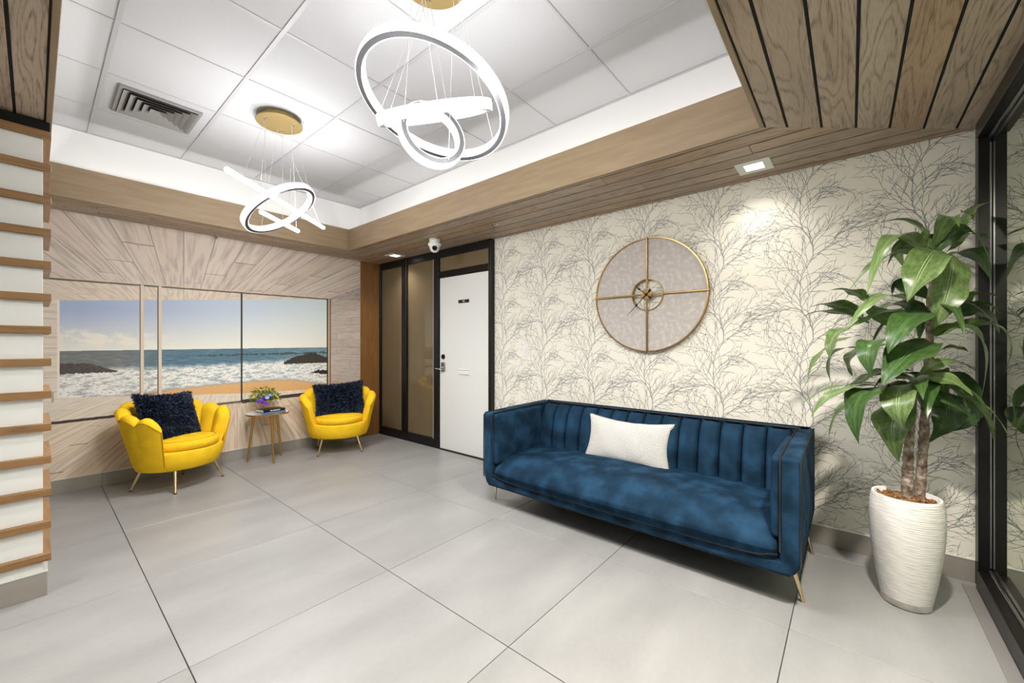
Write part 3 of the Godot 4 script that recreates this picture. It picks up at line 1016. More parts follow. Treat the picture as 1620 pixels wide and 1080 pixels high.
func make_office_front() -> void:
	# two bronze glass lights, a white door and a transom, in black framing
	var w := structure("window_1", "dark framed bronze glass panels beside the white door", "window")
	var x0 := 3.2
	var x1 := XW + 0.06
	for z in [[-5.196, -5.215 + 0.05], [-4.647, -4.54], [-3.978, -3.876], [-3.034, -2.996]]:
		obj("post", bx(V(x0, 0.0, z[0]), V(x1, SOF, z[1]), 0.003), M.black, w)
	obj("bright_edge", bx(V(x0 - 0.004, 0.11, -3.978), V(x0 + 0.004, 2.34, -3.962), 0.001), M.strip, w, "silver edge of the post")
	obj("head_rail", bx(V(x0 + 0.004, 2.345, -5.16), V(x1, SOF, -3.0), 0.002, 2), M.black, w)
	for z in [[-5.163, -4.65], [-4.538, -3.98]]:
		obj("bottom_rail", bx(V(x0 + 0.002, 0.0, z[0]), V(x1, 0.115, z[1]), 0.003, 2), M.black, w)
		obj("pane", bx(V(x0 + 0.03, 0.113, z[0]), V(x0 + 0.038, 2.346, z[1])), M.bronze, w, "bronze tinted glass")
	obj("transom_bar", bx(V(x0 + 0.001, 2.10, -3.874), V(x1, 2.172, -3.036), 0.003, 2), M.dark_metal, w)
	obj("transom_pane", bx(V(x0 + 0.03, 2.17, -3.877), V(x0 + 0.038, 2.346, -3.033)), M.bronze, w, "bronze tinted glass")
	obj("backing", bx(V(x1 + 0.005, 0.0, -5.2), V(x1 + 0.09, SOF, -3.0)), M.office, w)
	var d := structure("door_1", "plain white door with a lever lock and mail slot", "door")
	obj("door_leaf", bx(V(x0 + 0.018, 0.012, -3.868), V(x0 + 0.06, 2.094, -3.04), 0.003), M.door, d)
	var f := x0 + 0.018
	obj("door_sign", bx(V(f - 0.004, 1.766, -3.53), V(f, 1.804, -3.35), 0.001, 2), M.black, d, "small black number plate")
	var tm := TextMesh.new()
	tm.text = "102"
	var sf := SystemFont.new()
	sf.font_names = PackedStringArray(["Droid Sans"])
	sf.font_weight = 700
	tm.font = sf
	tm.font_size = 16
	tm.pixel_size = 0.0016
	tm.depth = 0.001
	var tx := meshed("lettering", tm, M.white_paint, d.get_node("door_sign"))
	tx.position = V(f - 0.0045, 1.785, -3.44)
	tx.rotation.y = -PI / 2
	var st := begin(true)
	tube(st, [V(f, 1.133, -3.80), V(f - 0.012, 1.133, -3.80), V(f - 0.016, 1.133, -3.80)], [0.03, 0.03, 0.024], 20)
	obj("deadbolt", done(st), M.dark_metal, d, "round dark deadbolt")
	var lk := obj("keypad_lock", bx(V(f - 0.022, 0.955, -3.832), V(f, 1.065, -3.762), 0.012), M.steel, d, "silver keypad lock")
	for r in 3:
		for k in 2:
			obj("button", bx(V(f - 0.026, 1.018 + r * 0.014, -3.815 + k * 0.024), V(f - 0.021, 1.027 + r * 0.014, -3.801 + k * 0.024), 0.001), M.black, lk)
	st = begin(true)
	tube(st, [V(f, 0.985, -3.797), V(f - 0.045, 0.985, -3.797), V(f - 0.055, 0.985, -3.803), V(f - 0.057, 0.985, -3.83), V(f - 0.056, 0.987, -3.878)], [0.011, 0.011, 0.011, 0.009, 0.008], 10)
	obj("lever", done(st), M.steel, lk)
	var ms := obj("mail_slot", bx(V(f - 0.004, 0.925, -3.54), V(f, 0.998, -3.33), 0.002), M.door, d, "white mail slot")
	obj("slot_flap", bx(V(f - 0.011, 0.935, -3.525), V(f - 0.003, 0.972, -3.345), 0.003), M.white_paint, ms)
	obj("slot_hood", bx(V(f - 0.013, 0.984, -3.535), V(f - 0.003, 0.994, -3.335), 0.002), M.white_paint, ms)
	obj("threshold", bx(V(x0 - 0.002, 0.0, -3.876), V(x1, 0.009, -3.034), 0.002), M.black, d)

func make_storefront() -> void:
	var w := structure("window_2", "black framed storefront glass beside the potted plant", "window")
	var zg := ZF
	obj("corner_post", bx(V(3.195, 0.0, 0.513), V(XW, SOF, zg - 0.001), 0.002), M.black, w)
	obj("bright_edge", bx(V(3.192, 0.12, zg - 0.009), V(3.204, 2.33, zg - 0.002), 0.001), M.silver, w, "silver edge of the corner post")
	obj("sill", bx(V(XL, 0.0, 0.505), V(3.194, 0.10, zg - 0.001), 0.003, 0), M.black, w)
	obj("bright_bead", bx(V(XL, 0.10, zg - 0.016), V(3.19, 0.112, zg - 0.002), 0.002, 0), M.silver, w, "silver glazing bead along the sill")
	obj("head", bx(V(XL, SOF - 0.075, 0.505), V(3.194, SOF, zg - 0.001), 0.003, 0), M.black, w)
	obj("bright_bead", bx(V(XL, SOF - 0.087, zg - 0.016), V(3.19, SOF - 0.075, zg - 0.002), 0.002, 0), M.silver, w, "silver glazing bead along the head")
	obj("threshold_strip", bx(V(XL, 0.0, 0.455), V(3.194, 0.006, 0.505), 0.002, 0), M.strip, w)
	for x in [1.55, 0.1, -1.1]:
		obj("mullion", bx(V(x, 0.1, 0.51), V(x + 0.06, SOF - 0.075, zg - 0.001), 0.003), M.black, w)
	obj("pane", bx(V(XL, 0.0, zg), V(XW - 0.001, SOF, zg + 0.008)), M.mirror_glass, w, "tall clear glass reflecting the room")
	obj("night_wall", bx(V(XL, 0.0, zg + 0.9), V(XW, SOF + 0.3, zg + 1.0)), M.night, w)
	obj("night_roof", bx(V(XL, SOF + 0.02, zg + 0.05), V(XW, SOF + 0.3, zg + 0.9)), M.night, w)
	obj("night_ground", bx(V(XL, -0.2, zg + 0.101), V(XW, -0.01, zg + 0.9)), M.night, w)
	obj("night_wall", bx(V(XL - 0.2, -0.2, zg + 0.1), V(XL, SOF + 0.3, zg + 1.0)), M.night, w)
	obj("header_wall", bx(V(XL - 0.2, SOF + 0.05, zg + 0.009), V(XW + 0.2, CEIL + 0.3, zg + 0.1)), M.white, w)

# ---------------------------------------------------------------- fixtures
const DOWN := 2.2

func recessed(at: Vector3, label: String, energy: float, ang := 62.0) -> void:
	var t := thing("recessed_light", label, "ceiling light", at, 0.0)
	var st := begin()
	var h := 0.098
	var i := 0.052
	for s in [[-h, -h, h, -i], [-h, i, h, h], [-h, -i, -i, i], [i, -i, h, i]]:
		box(st, V(s[0], -0.005, s[1]), V(s[2], 0.0, s[3]), 0.0015)
	obj("trim_plate", done(st), M.white_paint, t)
	obj("lens", bx(V(-i, -0.0035, -i), V(i, -0.001, i)), M.lens, t, "glowing square lens")
	var l := SpotLight3D.new()
	l.name = "light"
	t.add_child(l)
	l.position = V(0, -0.02, 0)
	l.rotation.x = -PI / 2
	l.spot_angle = ang
	l.spot_angle_attenuation = 1.0
	l.light_energy = energy
	l.light_size = 0.05
	l.spot_range = 12.0
	l.spot_attenuation = 2.0
	l.light_color = Color(1.0, 0.97, 0.93)
	l.shadow_enabled = true

func troffer() -> void:
	var t := thing("ceiling_panel_light", "flat white lighting panel set in the tile ceiling near the entrance", "ceiling light", V(0.9035, CEIL, -0.879))
	obj("frame", bx(V(-0.605, 0.0, -0.307), V(0.605, 0.03, 0.307), 0.003), M.white, t)
	obj("light_panel", bx(V(-0.58, -0.003, -0.285), V(0.58, -0.0005, 0.285)), M.panel, t)
	var l := AreaLight3D.new()
	l.name = "light"
	t.add_child(l)
	l.area_size = Vector2(1.16, 0.57)
	l.position = V(0, -0.01, 0)
	l.rotation.x = -PI / 2
	l.light_energy = E_PANEL
	l.shadow_enabled = true

func cove() -> void:
	# light strips lying on the ledge behind the fascia, hidden from below
	var k := 0
	for e in [[V(2.60, 2.512, -2.5), V(0.03, 0, 4.2), "right"], [V(1.25, 2.512, -4.785), V(2.2, 0, 0.03), "far"], [V(-0.04, 2.512, -2.5), V(0.03, 0, 4.2), "left"], [V(1.25, 2.512, -0.26), V(2.2, 0, 0.03), "near"]]:
		var c: Vector3 = e[0]
		var h: Vector3 = e[1] * 0.5
		var t := thing("cove_light_strip", "light strip hidden on the ledge along the %s side of the tray ceiling" % e[2], "light strip", c)
		obj("channel", bx(V(-h.x, -0.005, -h.z) , V(h.x, 0.008, h.z), 0.001), M.alu, t)
		obj("light_diffuser", bx(V(-h.x + 0.004, 0.008, -h.z + 0.004), V(h.x - 0.004, 0.011, h.z - 0.004)), M.panel, t)
		var l := AreaLight3D.new()
		l.name = "light"
		t.add_child(l)
		l.area_size = Vector2(maxf(h.x * 2.0, 0.03), maxf(h.z * 2.0, 0.03))
		l.position = V(0, 0.014, 0)
		l.rotation.x = PI / 2
		l.light_energy = E_COVE * (4.2 if k % 2 == 0 else 2.2)
		l.light_color = Color(1.0, 0.985, 0.97)
		l.shadow_enabled = true
		k += 1

func ring(parent: Node3D, r: float, n: Vector3, cen: Vector3, w: float) -> Array:
	# aluminium channel with a white diffuser outside and inside; returns points of the rim
	var up := n.normalized()
	var sx := up.cross(V(0.3, 0.1, 1.0)).normalized()
	var b := Basis(sx, up, sx.cross(up))
	var st := begin(true)
	var t := 0.0115
	hoop(st, [Vector2(r - t, -w), Vector2(r + t, -w), Vector2(r + t, w), Vector2(r - t, w)], 96)
	st = begin()
	hoop(st, [Vector2(r - t, -w), Vector2(r + t, -w), Vector2(r + t, w), Vector2(r - t, w)], 96)
	var o := obj("ring", done(st), M.alu, parent)
	o.transform = Transform3D(b, cen)
	for s in [1.0, -1.0]:
		st = begin(true)
		var a: float = r + s * t
		hoop(st, [Vector2(a, -w * 0.97), Vector2(a + s * 0.005, -w * 0.9), Vector2(a + s * 0.007, 0), Vector2(a + s * 0.005, w * 0.9), Vector2(a, w * 0.97)], 96)
		obj("diffuser", done(st), M.led, o, "glowing white diffuser")
	var pts := []
	for k in 3:
		var ang: float = TAU * k / 3.0 + 0.5
		pts.append(cen + b * V(cos(ang) * r, w, sin(ang) * r))
	return pts

func chandelier(called: String, label: String, at: Vector3, energy: float, rings: Array, bars: Array) -> void:
	var t := thing(called, label, "chandelier", at)
	var st := begin()
	lathe(st, [Vector2(0, -0.05), Vector2(0.158, -0.05), Vector2(0.16, -0.048), Vector2(0.16, -0.044), Vector2(0.158, -0.042), Vector2(0.13, -0.042), Vector2(0.13, 0.0), Vector2(0, 0)], 64)
	var can := obj("canopy", done(st), M.canopy, t, "round gold ceiling plate")
	var hang := []
	for r in rings:
		hang.append(ring(t, r[0], r[1], r[2], 0.024))
	for b in bars:
		var a: Vector3 = b[0]
		var c: Vector3 = b[1]
		st = rod(a, c, 0.0165, 0.0165, 16)
		obj("light_tube", st, M.led, t, "straight glowing white tube")
		hang.append([a.lerp(c, 0.12) + V(0, 0.016, 0), a.lerp(c, 0.95) + V(0, 0.016, 0), a.lerp(c, 0.55) + V(0, 0.016, 0)])
	var k := 0
	for pts in hang:
		for j in 3:
			var best := 0
			var a: float = TAU * j / 3.0 + 0.9
			var dirv := V(cos(a), 0, sin(a))
			# nearest hanging point to this third of the canopy
			var bd := -INF
			for m in 3:
				var q: Vector3 = pts[m]
				if q != Vector3.INF and Vector3(q.x, 0, q.z).normalized().dot(dirv) > bd:
					bd = Vector3(q.x, 0, q.z).normalized().dot(dirv)
					best = m
			var p: Vector3 = pts[best]
			pts[best] = Vector3.INF
			var s := V(cos(a + (k - 1) * 0.16) * 0.105, -0.05, sin(a + (k - 1) * 0.16) * 0.105)
			obj("cable", rod(s, p, 0.0011, 0.0011, 5), M.cable, t)
			st = begin(true)
			tube(st, [s + V(0, 0.001, 0), s - V(0, 0.008, 0), s - V(0, 0.012, 0)], [0.005, 0.005, 0.003], 8)
			obj("cable_grip", done(st), M.steel, can)
		k += 1
	for r in rings:
		for q in 4:
			var l := OmniLight3D.new()
			l.name = "light"
			t.add_child(l, true)
			var up: Vector3 = (r[1] as Vector3).normalized()
			var sx := up.cross(V(0.3, 0.1, 1.0)).normalized()
			var ang: float = TAU * q / 4.0 + 0.4
			var rr: float = float(r[0]) + 0.05
			l.position = (r[2] as Vector3) + (sx * cos(ang) + sx.cross(up) * sin(ang)) * rr
			l.light_energy = energy / (4.0 * rings.size())
			l.light_size = 0.03
			l.omni_range = 12.0
			l.omni_attenuation = 2.0
			l.shadow_enabled = true
		for q in 3:      # most of the light leaves the rings downward
			var d := SpotLight3D.new()
			d.name = "down_light"
			t.add_child(d, true)
			var up: Vector3 = (r[1] as Vector3).normalized()
			var sx := up.cross(V(0.3, 0.1, 1.0)).normalized()
			var ang: float = TAU * q / 3.0
			d.position = (r[2] as Vector3) + (sx * cos(ang) + sx.cross(up) * sin(ang)) * float(r[0]) - V(0, 0.05, 0)
			d.rotation.x = -PI / 2
			d.spot_angle = 86.0
			d.spot_angle_attenuation = 0.8
			d.light_energy = energy * DOWN / (3.0 * rings.size())
			d.light_size = 0.06
			d.spot_range = 12.0
			d.spot_attenuation = 2.0
			d.shadow_enabled = true

func vent() -> void:
	var t := thing("ceiling_vent", "square grey louvred air vent set in the tile ceiling", "vent", V(0.599, CEIL, -3.989))
	obj("panel", bx(V(-0.304, 0.003, -0.310), V(0.304, 0.02, 0.310), 0.003), M.tile, t)
	var st := begin()
	var h := 0.228
	for s in [[-h, -h, h, -h + 0.022], [-h, h - 0.022, h, h], [-h, -h + 0.022, -h + 0.022, h - 0.022], [h - 0.022, -h + 0.022, h, h - 0.022]]:
		box(st, V(s[0], -0.014, s[1]), V(s[2], 0.004, s[3]), 0.002)
	obj("frame", done(st), M.vent_grey, t)
	obj("duct", bx(V(-h + 0.01, 0.0, -h + 0.01), V(h - 0.01, 0.0025, h - 0.01)), M.gap, t)
	for k in 5:
		var a := 0.205 - 0.04 * k
		var b := a - 0.036
		st = begin()
		var lo := -0.022
		var hi := 0.0
		for e in 4:
			var rot := Basis(Vector3.UP, PI / 2 * e)
			var q := [rot * V(-a, lo, a), rot * V(a, lo, a), rot * V(b, hi, b), rot * V(-b, hi, b)]
			var n := rot * V(0, -1, 0.6)
			tri(st, q[0], q[1], q[2], n, Vector2.ZERO, Vector2.ZERO, Vector2.ZERO)
			tri(st, q[0], q[2], q[3], n, Vector2.ZERO, Vector2.ZERO, Vector2.ZERO)
			var up := V(0, 0.0015, 0)
			tri(st, q[0] + up, q[1] + up, q[2] + up, -n, Vector2.ZERO, Vector2.ZERO, Vector2.ZERO)
			tri(st, q[0] + up, q[2] + up, q[3] + up, -n, Vector2.ZERO, Vector2.ZERO, Vector2.ZERO)
			tri(st, q[0], q[1], q[1] + up, rot * V(0, 0, 1), Vector2.ZERO, Vector2.ZERO, Vector2.ZERO)
			tri(st, q[0], q[1] + up, q[0] + up, rot * V(0, 0, 1), Vector2.ZERO, Vector2.ZERO, Vector2.ZERO)
		obj("louvre", done(st), M.vent_grey, t)

func sprinkler(at: Vector3, label: String) -> void:
	var t := thing("sprinkler", label, "sprinkler", at, 0.0)
	var st := begin(true)
	lathe(st, [Vector2(0, -0.006), Vector2(0.022, -0.006), Vector2(0.032, -0.003), Vector2(0.033, 0)], 24)
	obj("escutcheon", done(st), M.steel, t)
	st = begin(true)
	tube(st, [V(0, 0, 0), V(0, -0.015, 0), V(0, -0.016, 0)], [0.01, 0.01, 0.006], 12)
	for s in [-1, 1]:
		tube(st, [V(0.008 * s, -0.01, 0), V(0.014 * s, -0.024, 0), V(0.003 * s, -0.042, 0)], [0.003, 0.003, 0.003], 6)
	obj("body", done(st), M.steel, t)
	st = begin(true)
	lathe(st, [Vector2(0, -0.046), Vector2(0.016, -0.045), Vector2(0.016, -0.043), Vector2(0, -0.042)], 16)
	obj("deflector", done(st), M.steel, t)

func security_camera() -> void:
	var t := thing("security_camera", "white dome security camera hanging under the timber soffit", "camera", V(2.83, SOF, -3.49), -0.68)
	var st := begin(true)
	lathe(st, [Vector2(0, -0.045), Vector2(0.05, -0.045), Vector2(0.058, -0.035), Vector2(0.058, 0.0), Vector2(0, 0.0)], 28)
	obj("mount", done(st), M.white_paint, t)
	st = begin(true)
	var prof := [Vector2(0.0, -0.148), Vector2(0.02, -0.146), Vector2(0.038, -0.136), Vector2(0.05, -0.115), Vector2(0.054, -0.09), Vector2(0.068, -0.072), Vector2(0.072, -0.062), Vector2(0.07, -0.05), Vector2(0.055, -0.045), Vector2(0, -0.045)]
	lathe(st, prof, 28)
	var b := obj("housing", done(st), M.white_paint, t)
	st = begin(true)
	tube(st, [V(0, -0.108, 0.03), V(0, -0.108, 0.053), V(0, -0.108, 0.058)], [0.027, 0.027, 0.022], 20)
	obj("lens", done(st), M.black, b, "round black lens")

func plate(called: String, label: String, cat: String, at: Vector3, turn: float, w: float, h: float, sockets: bool) -> void:
	var t := thing(called, label, cat, at, turn)
	obj("cover_plate", bx(V(-w / 2, -h / 2, 0), V(w / 2, h / 2, 0.006), 0.003), M.white_paint, t)
	if sockets:
		for s in [-1, 1]:
			obj("socket", bx(V(-0.017, s * 0.021 - 0.014, 0.005), V(0.017, s * 0.021 + 0.014, 0.008), 0.002), M.door, t)
	else:
		obj("rocker", bx(V(-0.016, -0.03, 0.005), V(0.016, 0.03, 0.010), 0.002), M.door, t)

func clock() -> void:
	var t := thing("wall_clock", "large round wall clock with grey stone quarters and brass cross bars", "clock", V(XW, 1.688, -1.272), -PI / 2)
	var R := 0.462
	var r0 := 0.128
	for q in 4:      # four quarters of the dial
		var st := begin()
		var a0 := PI / 2 * q + 0.012
		var a1 := PI / 2 * (q + 1) - 0.012
		var n := 24
		for k in n:
			var A := lerpf(a0, a1, float(k) / n)
			var B := lerpf(a0, a1, float(k + 1) / n)
			var p := []
			for zz in [0.022, 0.030]:
				for e in [[A, r0], [A, R - 0.004], [B, R - 0.004], [B, r0]]:
					p.append(V(cos(e[0]) * e[1], sin(e[0]) * e[1], zz))
			var ux := func(v: Vector3) -> Vector2: return Vector2(v.x, v.y)
			tri(st, p[4], p[5], p[6], Vector3.BACK, ux.call(p[4]), ux.call(p[5]), ux.call(p[6]))
			tri(st, p[4], p[6], p[7], Vector3.BACK, ux.call(p[4]), ux.call(p[6]), ux.call(p[7]))
			tri(st, p[0], p[1], p[2], Vector3.FORWARD, ux.call(p[0]), ux.call(p[1]), ux.call(p[2]))
			tri(st, p[0], p[2], p[3], Vector3.FORWARD, ux.call(p[0]), ux.call(p[2]), ux.call(p[3]))
			tri(st, p[1], p[2], p[6], p[1], ux.call(p[1]), ux.call(p[2]), ux.call(p[6]))
			tri(st, p[1], p[6], p[5], p[1], ux.call(p[1]), ux.call(p[6]), ux.call(p[5]))
			tri(st, p[0], p[3], p[7], -p[0], ux.call(p[0]), ux.call(p[3]), ux.call(p[7]))
			tri(st, p[0], p[7], p[4], -p[0], ux.call(p[0]), ux.call(p[7]), ux.call(p[4]))
		obj("dial_quarter", done(st), M.dial, t)
	var hoopy := func(r: float, tw: float, z0: float, z1: float) -> SurfaceTool:
		var st := begin()
		hoop(st, [Vector2(r - tw, z0), Vector2(r + tw, z0), Vector2(r + tw, z1), Vector2(r - tw, z1)], 96)
		return done(st)
	var rim := obj("rim", hoopy.call(R, 0.0045, 0.0, 0.042), M.brass, t)
	rim.rotation.x = PI / 2
	var inner := obj("inner_ring", hoopy.call(r0, 0.003, 0.008, 0.04), M.brass, t)
	inner.rotation.x = PI / 2
	for a in [0.0, PI / 2, PI, PI * 1.5]:
		var st := bx(V(-0.0065, 0.05, 0.034), V(0.0065, R + 0.012, 0.048), 0.002)
		var o := obj("cross_bar", st, M.brass, t)
		o.rotation.z = a
	var st := begin()
	lathe(st, [Vector2(0, 0.03), Vector2(0.045, 0.03), Vector2(0.045, 0.05), Vector2(0.038, 0.052), Vector2(0, 0.052)], 32)
	var hub := obj("hub", done(st), M.brass, t)
	hub.rotation.x = PI / 2
	for h in [[0.15, 139.6, 0.075, 0.063], [0.228, 225.5, 0.115, 0.058]]:
		st = begin(true)
		var d := V(cos(deg_to_rad(h[1])), sin(deg_to_rad(h[1])), 0)
		var z := V(0, 0, h[3])
		tube(st, [z - d * 0.055, z - d * 0.05, z - d * 0.035, z - d * 0.028, z + d * 0.05, z + d * (float(h[2]) - 0.015), z + d * h[2], z + d * (float(h[2]) + 0.015), z + d * (float(h[2]) + 0.03), z + d * h[0]], [0.004, 0.009, 0.009, 0.003, 0.003, 0.003, 0.0105, 0.003, 0.003, 0.001], 8)
		tube(st, [V(0, 0, 0.05), z, z + V(0, 0, 0.004)], [0.009, 0.009, 0.007], 12)
		obj("hand", done(st), M.black, t)

# ---------------------------------------------------------------- furniture
func sofa() -> void:
	var t := thing("sofa", "long navy blue velvet sofa with a channelled back and slim gold legs", "sofa", V(2.762, 0, -1.215), -PI / 2)
	var L := 1.041
	var zf := 0.437
	var zb := -0.437
	var y0 := 0.165
	var yt := 0.748
	var arm := 0.092
	# frame: two arms, back and bottom rail in one upholstered shell
	var st := begin(true)
	for s in [-1.0, 1.0]:
		rbox(st, V(s * (L - arm / 2), (y0 + yt) / 2, 0.0), V(arm, yt - y0, zf - zb), 0.02, 10, func(p: Vector3) -> Vector3:
			p.y -= 0.012 * smoothstep(0.0, zf, p.z) * smoothstep(0.5, yt, p.y)
			# the bottom outer corner is cut round
			var k := smoothstep(y0 + 0.07, y0, p.y)
			p.x -= s * k * k * 0.04 * smoothstep(L - arm, L, absf(p.x))
			return p)
	rbox(st, V(0, (y0 + yt) / 2 + 0.001, zb + 0.045), V(2 * L - 0.02, yt - y0 - 0.002, 0.09), 0.02, 10)
	rbox(st, V(0, y0 + 0.034, zf - 0.065), V(2 * (L - arm) + 0.05, 0.068, 0.13), 0.016, 12)
	rbox(st, V(0, y0 + 0.03, 0.0), V(2 * (L - arm), 0.06, 0.8), 0.01, 6)
	obj("frame", done(st), M.blue, t)
	# seat cushion, domed, rolling over the front
	st = begin(true)
	var sw := 2 * (L - arm) - 0.004
	rbox(st, V(0, 0.265, 0.065), V(sw, 0.23, 0.755), 0.055, 22, func(p: Vector3) -> Vector3:
		var u := p.x / (sw * 0.5)
		var v := (p.z - 0.065) / 0.3775
		if p.y > 0.28:
			p.y += 0.028 * (1.0 - u * u) * (1.0 - v * v * 0.6) + 0.004 * sin(p.x * 9.0) * sin(p.z * 7.0)
			p.y -= 0.05 * smoothstep(0.45, 1.0, v)
		p.z += 0.022 * smoothstep(0.6, 1.0, v) * (1.0 - u * u) * (1.0 if p.y < 0.31 else 0.5) - 0.045 * smoothstep(0.236, 0.215, p.y) * smoothstep(0.6, 0.95, v)
		return p)
	var seat := obj("seat_cushion", done(st), M.blue, t)
	st = begin(true)
	var seam := []
	for i in 25:
		var u := i / 12.0 - 1.0
		seam.append(V(u * (sw / 2 - 0.002), 0.2335 + 0.03 * pow(absf(u), 16.0), zf + 0.004 + 0.016 * (1.0 - u * u)))
	tube(st, seam, [0.0055], 8)
	obj("piping", done(st), M.blue_dark, seat, "dark piping")
	# back channels
	var n := 14
	var cw := 2 * (L - arm - 0.012) / n
	for k in n:
		st = begin(true)
		var cx := -(L - arm - 0.012) + cw * (k + 0.5)
		rbox(st, V(cx, 0.535, zb + 0.165), V(cw - 0.005, 0.42, 0.16), 0.024, 6, func(p: Vector3) -> Vector3:
			var u := (p.x - cx) / (cw * 0.5)
			var v := (p.y - 0.325) / 0.42
			if p.z > zb + 0.16:
				p.z += 0.032 * sqrt(maxf(1.0 - u * u, 0.0)) - 0.055 * smoothstep(0.25, 1.0, v) - 0.05 * pow(smoothstep(0.8, 1.0, v), 2.0) + 0.01
			return p)
		obj("back_channel", done(st), M.blue, t)
	# padded inner faces of the arms
	for s in [-1.0, 1.0]:
		st = begin(true)
		rbox(st, V(s * (L - arm - 0.012), 0.53, 0.11), V(0.05, 0.40, 0.62), 0.024, 10, func(p: Vector3) -> Vector3:
			var v := (p.y - 0.33) / 0.4
			var w := (p.z + 0.2) / 0.62
			if s * p.x < L - arm - 0.005:
				p.x -= s * 0.028 * sin(clampf(v, 0.0, 1.0) * PI) * sin(clampf(w, 0.0, 1.0) * PI)
			return p)
		obj("arm_pad", done(st), M.blue, t)
		# piping round the outside of each arm front and along the top
		st = begin(true)
		var xo: float = s * (L - 0.004)
		var xi: float = s * (L - arm + 0.004)
		for x in [xo, xi]:
			var inn: bool = x == xi
			st = begin(true)
			tube(st, [V(x, yt + 0.0, zb + 0.02), V(x, yt - 0.004, 0.0), V(x, yt - 0.0125, zf - 0.02), V(x, yt - 0.03, zf - 0.002), V(x, 0.5, zf + 0.0), V(x, y0 + 0.11 if inn else y0 + 0.06, zf)], [0.0045], 8)
			obj("piping", done(st), M.blue_dark, t, "dark piping")
	st = begin(true)
	tube(st, [V(-L + 0.02, yt + 0.001, zb + 0.004), V(0, yt + 0.001, zb + 0.004), V(L - 0.02, yt + 0.001, zb + 0.004)], [0.0045], 8)
	obj("piping", done(st), M.blue_dark, t, "dark piping")
	st = begin(true)
	tube(st, [V(-L + arm, yt, zb + 0.09), V(0, yt, zb + 0.09), V(L - arm, yt, zb + 0.09)], [0.004], 8)
	obj("piping", done(st), M.blue_dark, t, "dark piping")
	st = begin(true)
	tube(st, [V(-L + 0.05, y0 + 0.003, zf - 0.008), V(0, y0 + 0.003, zf - 0.006), V(L - 0.05, y0 + 0.003, zf - 0.008)], [0.005], 8)
	obj("piping", done(st), M.blue_dark, t, "dark piping")
	for sx in [-1.0, 1.0]:
		for sz in [-1.0, 1.0]:
			obj("leg", rod(V(sx * (L - 0.05), y0 + 0.03, sz * 0.34), V(sx * (L - 0.005), 0.0, sz * 0.30), 0.013, 0.008, 10), M.champagne, t, "slim gold metal leg")

func pillow_mesh(w: float, h: float, d: float, nx: int, ny: int, sag: float) -> SurfaceTool:
	var st := begin(true)
	for s in [1.0, -1.0]:
		grid(st, nx, ny, func(a: float, b: float) -> Vector3:
			var u := a * 2.0 - 1.0
			var v := b * 2.0 - 1.0
			var p := V(u * w * 0.5, v * h * 0.5, 0)
			p.x *= 1.0 - 0.10 * (1.0 - v * v) * absf(u)
			p.y *= 1.0 - 0.13 * (1.0 - u * u) * absf(v)
			p.y -= sag * (1.0 - u * u) * smoothstep(-1.0, 1.0, v)
			var k := pow(maxf((1.0 - pow(absf(u), 2.6)) * (1.0 - pow(absf(v), 2.6)), 0.0), 0.55)
			p.z = s * d * 0.5 * k * (1.0 + 0.04 * sin(u * 9.0 + v * 4.0))
			return p, s < 0.0)
	return done(st)

func white_pillow() -> void:
	var t := thing("lumbar_pillow", "white waffle weave lumbar pillow leaning on the blue sofa", "pillow", V(2.938, 0.535, -1.318))
	t.basis = Basis(Vector3.UP, -PI / 2) * Basis(Vector3.FORWARD, 0.012) * Basis(Vector3.RIGHT, -0.26)
	obj("cover", pillow_mesh(0.70, 0.365, 0.15, 40, 24, 0.012), M.waffle, t)

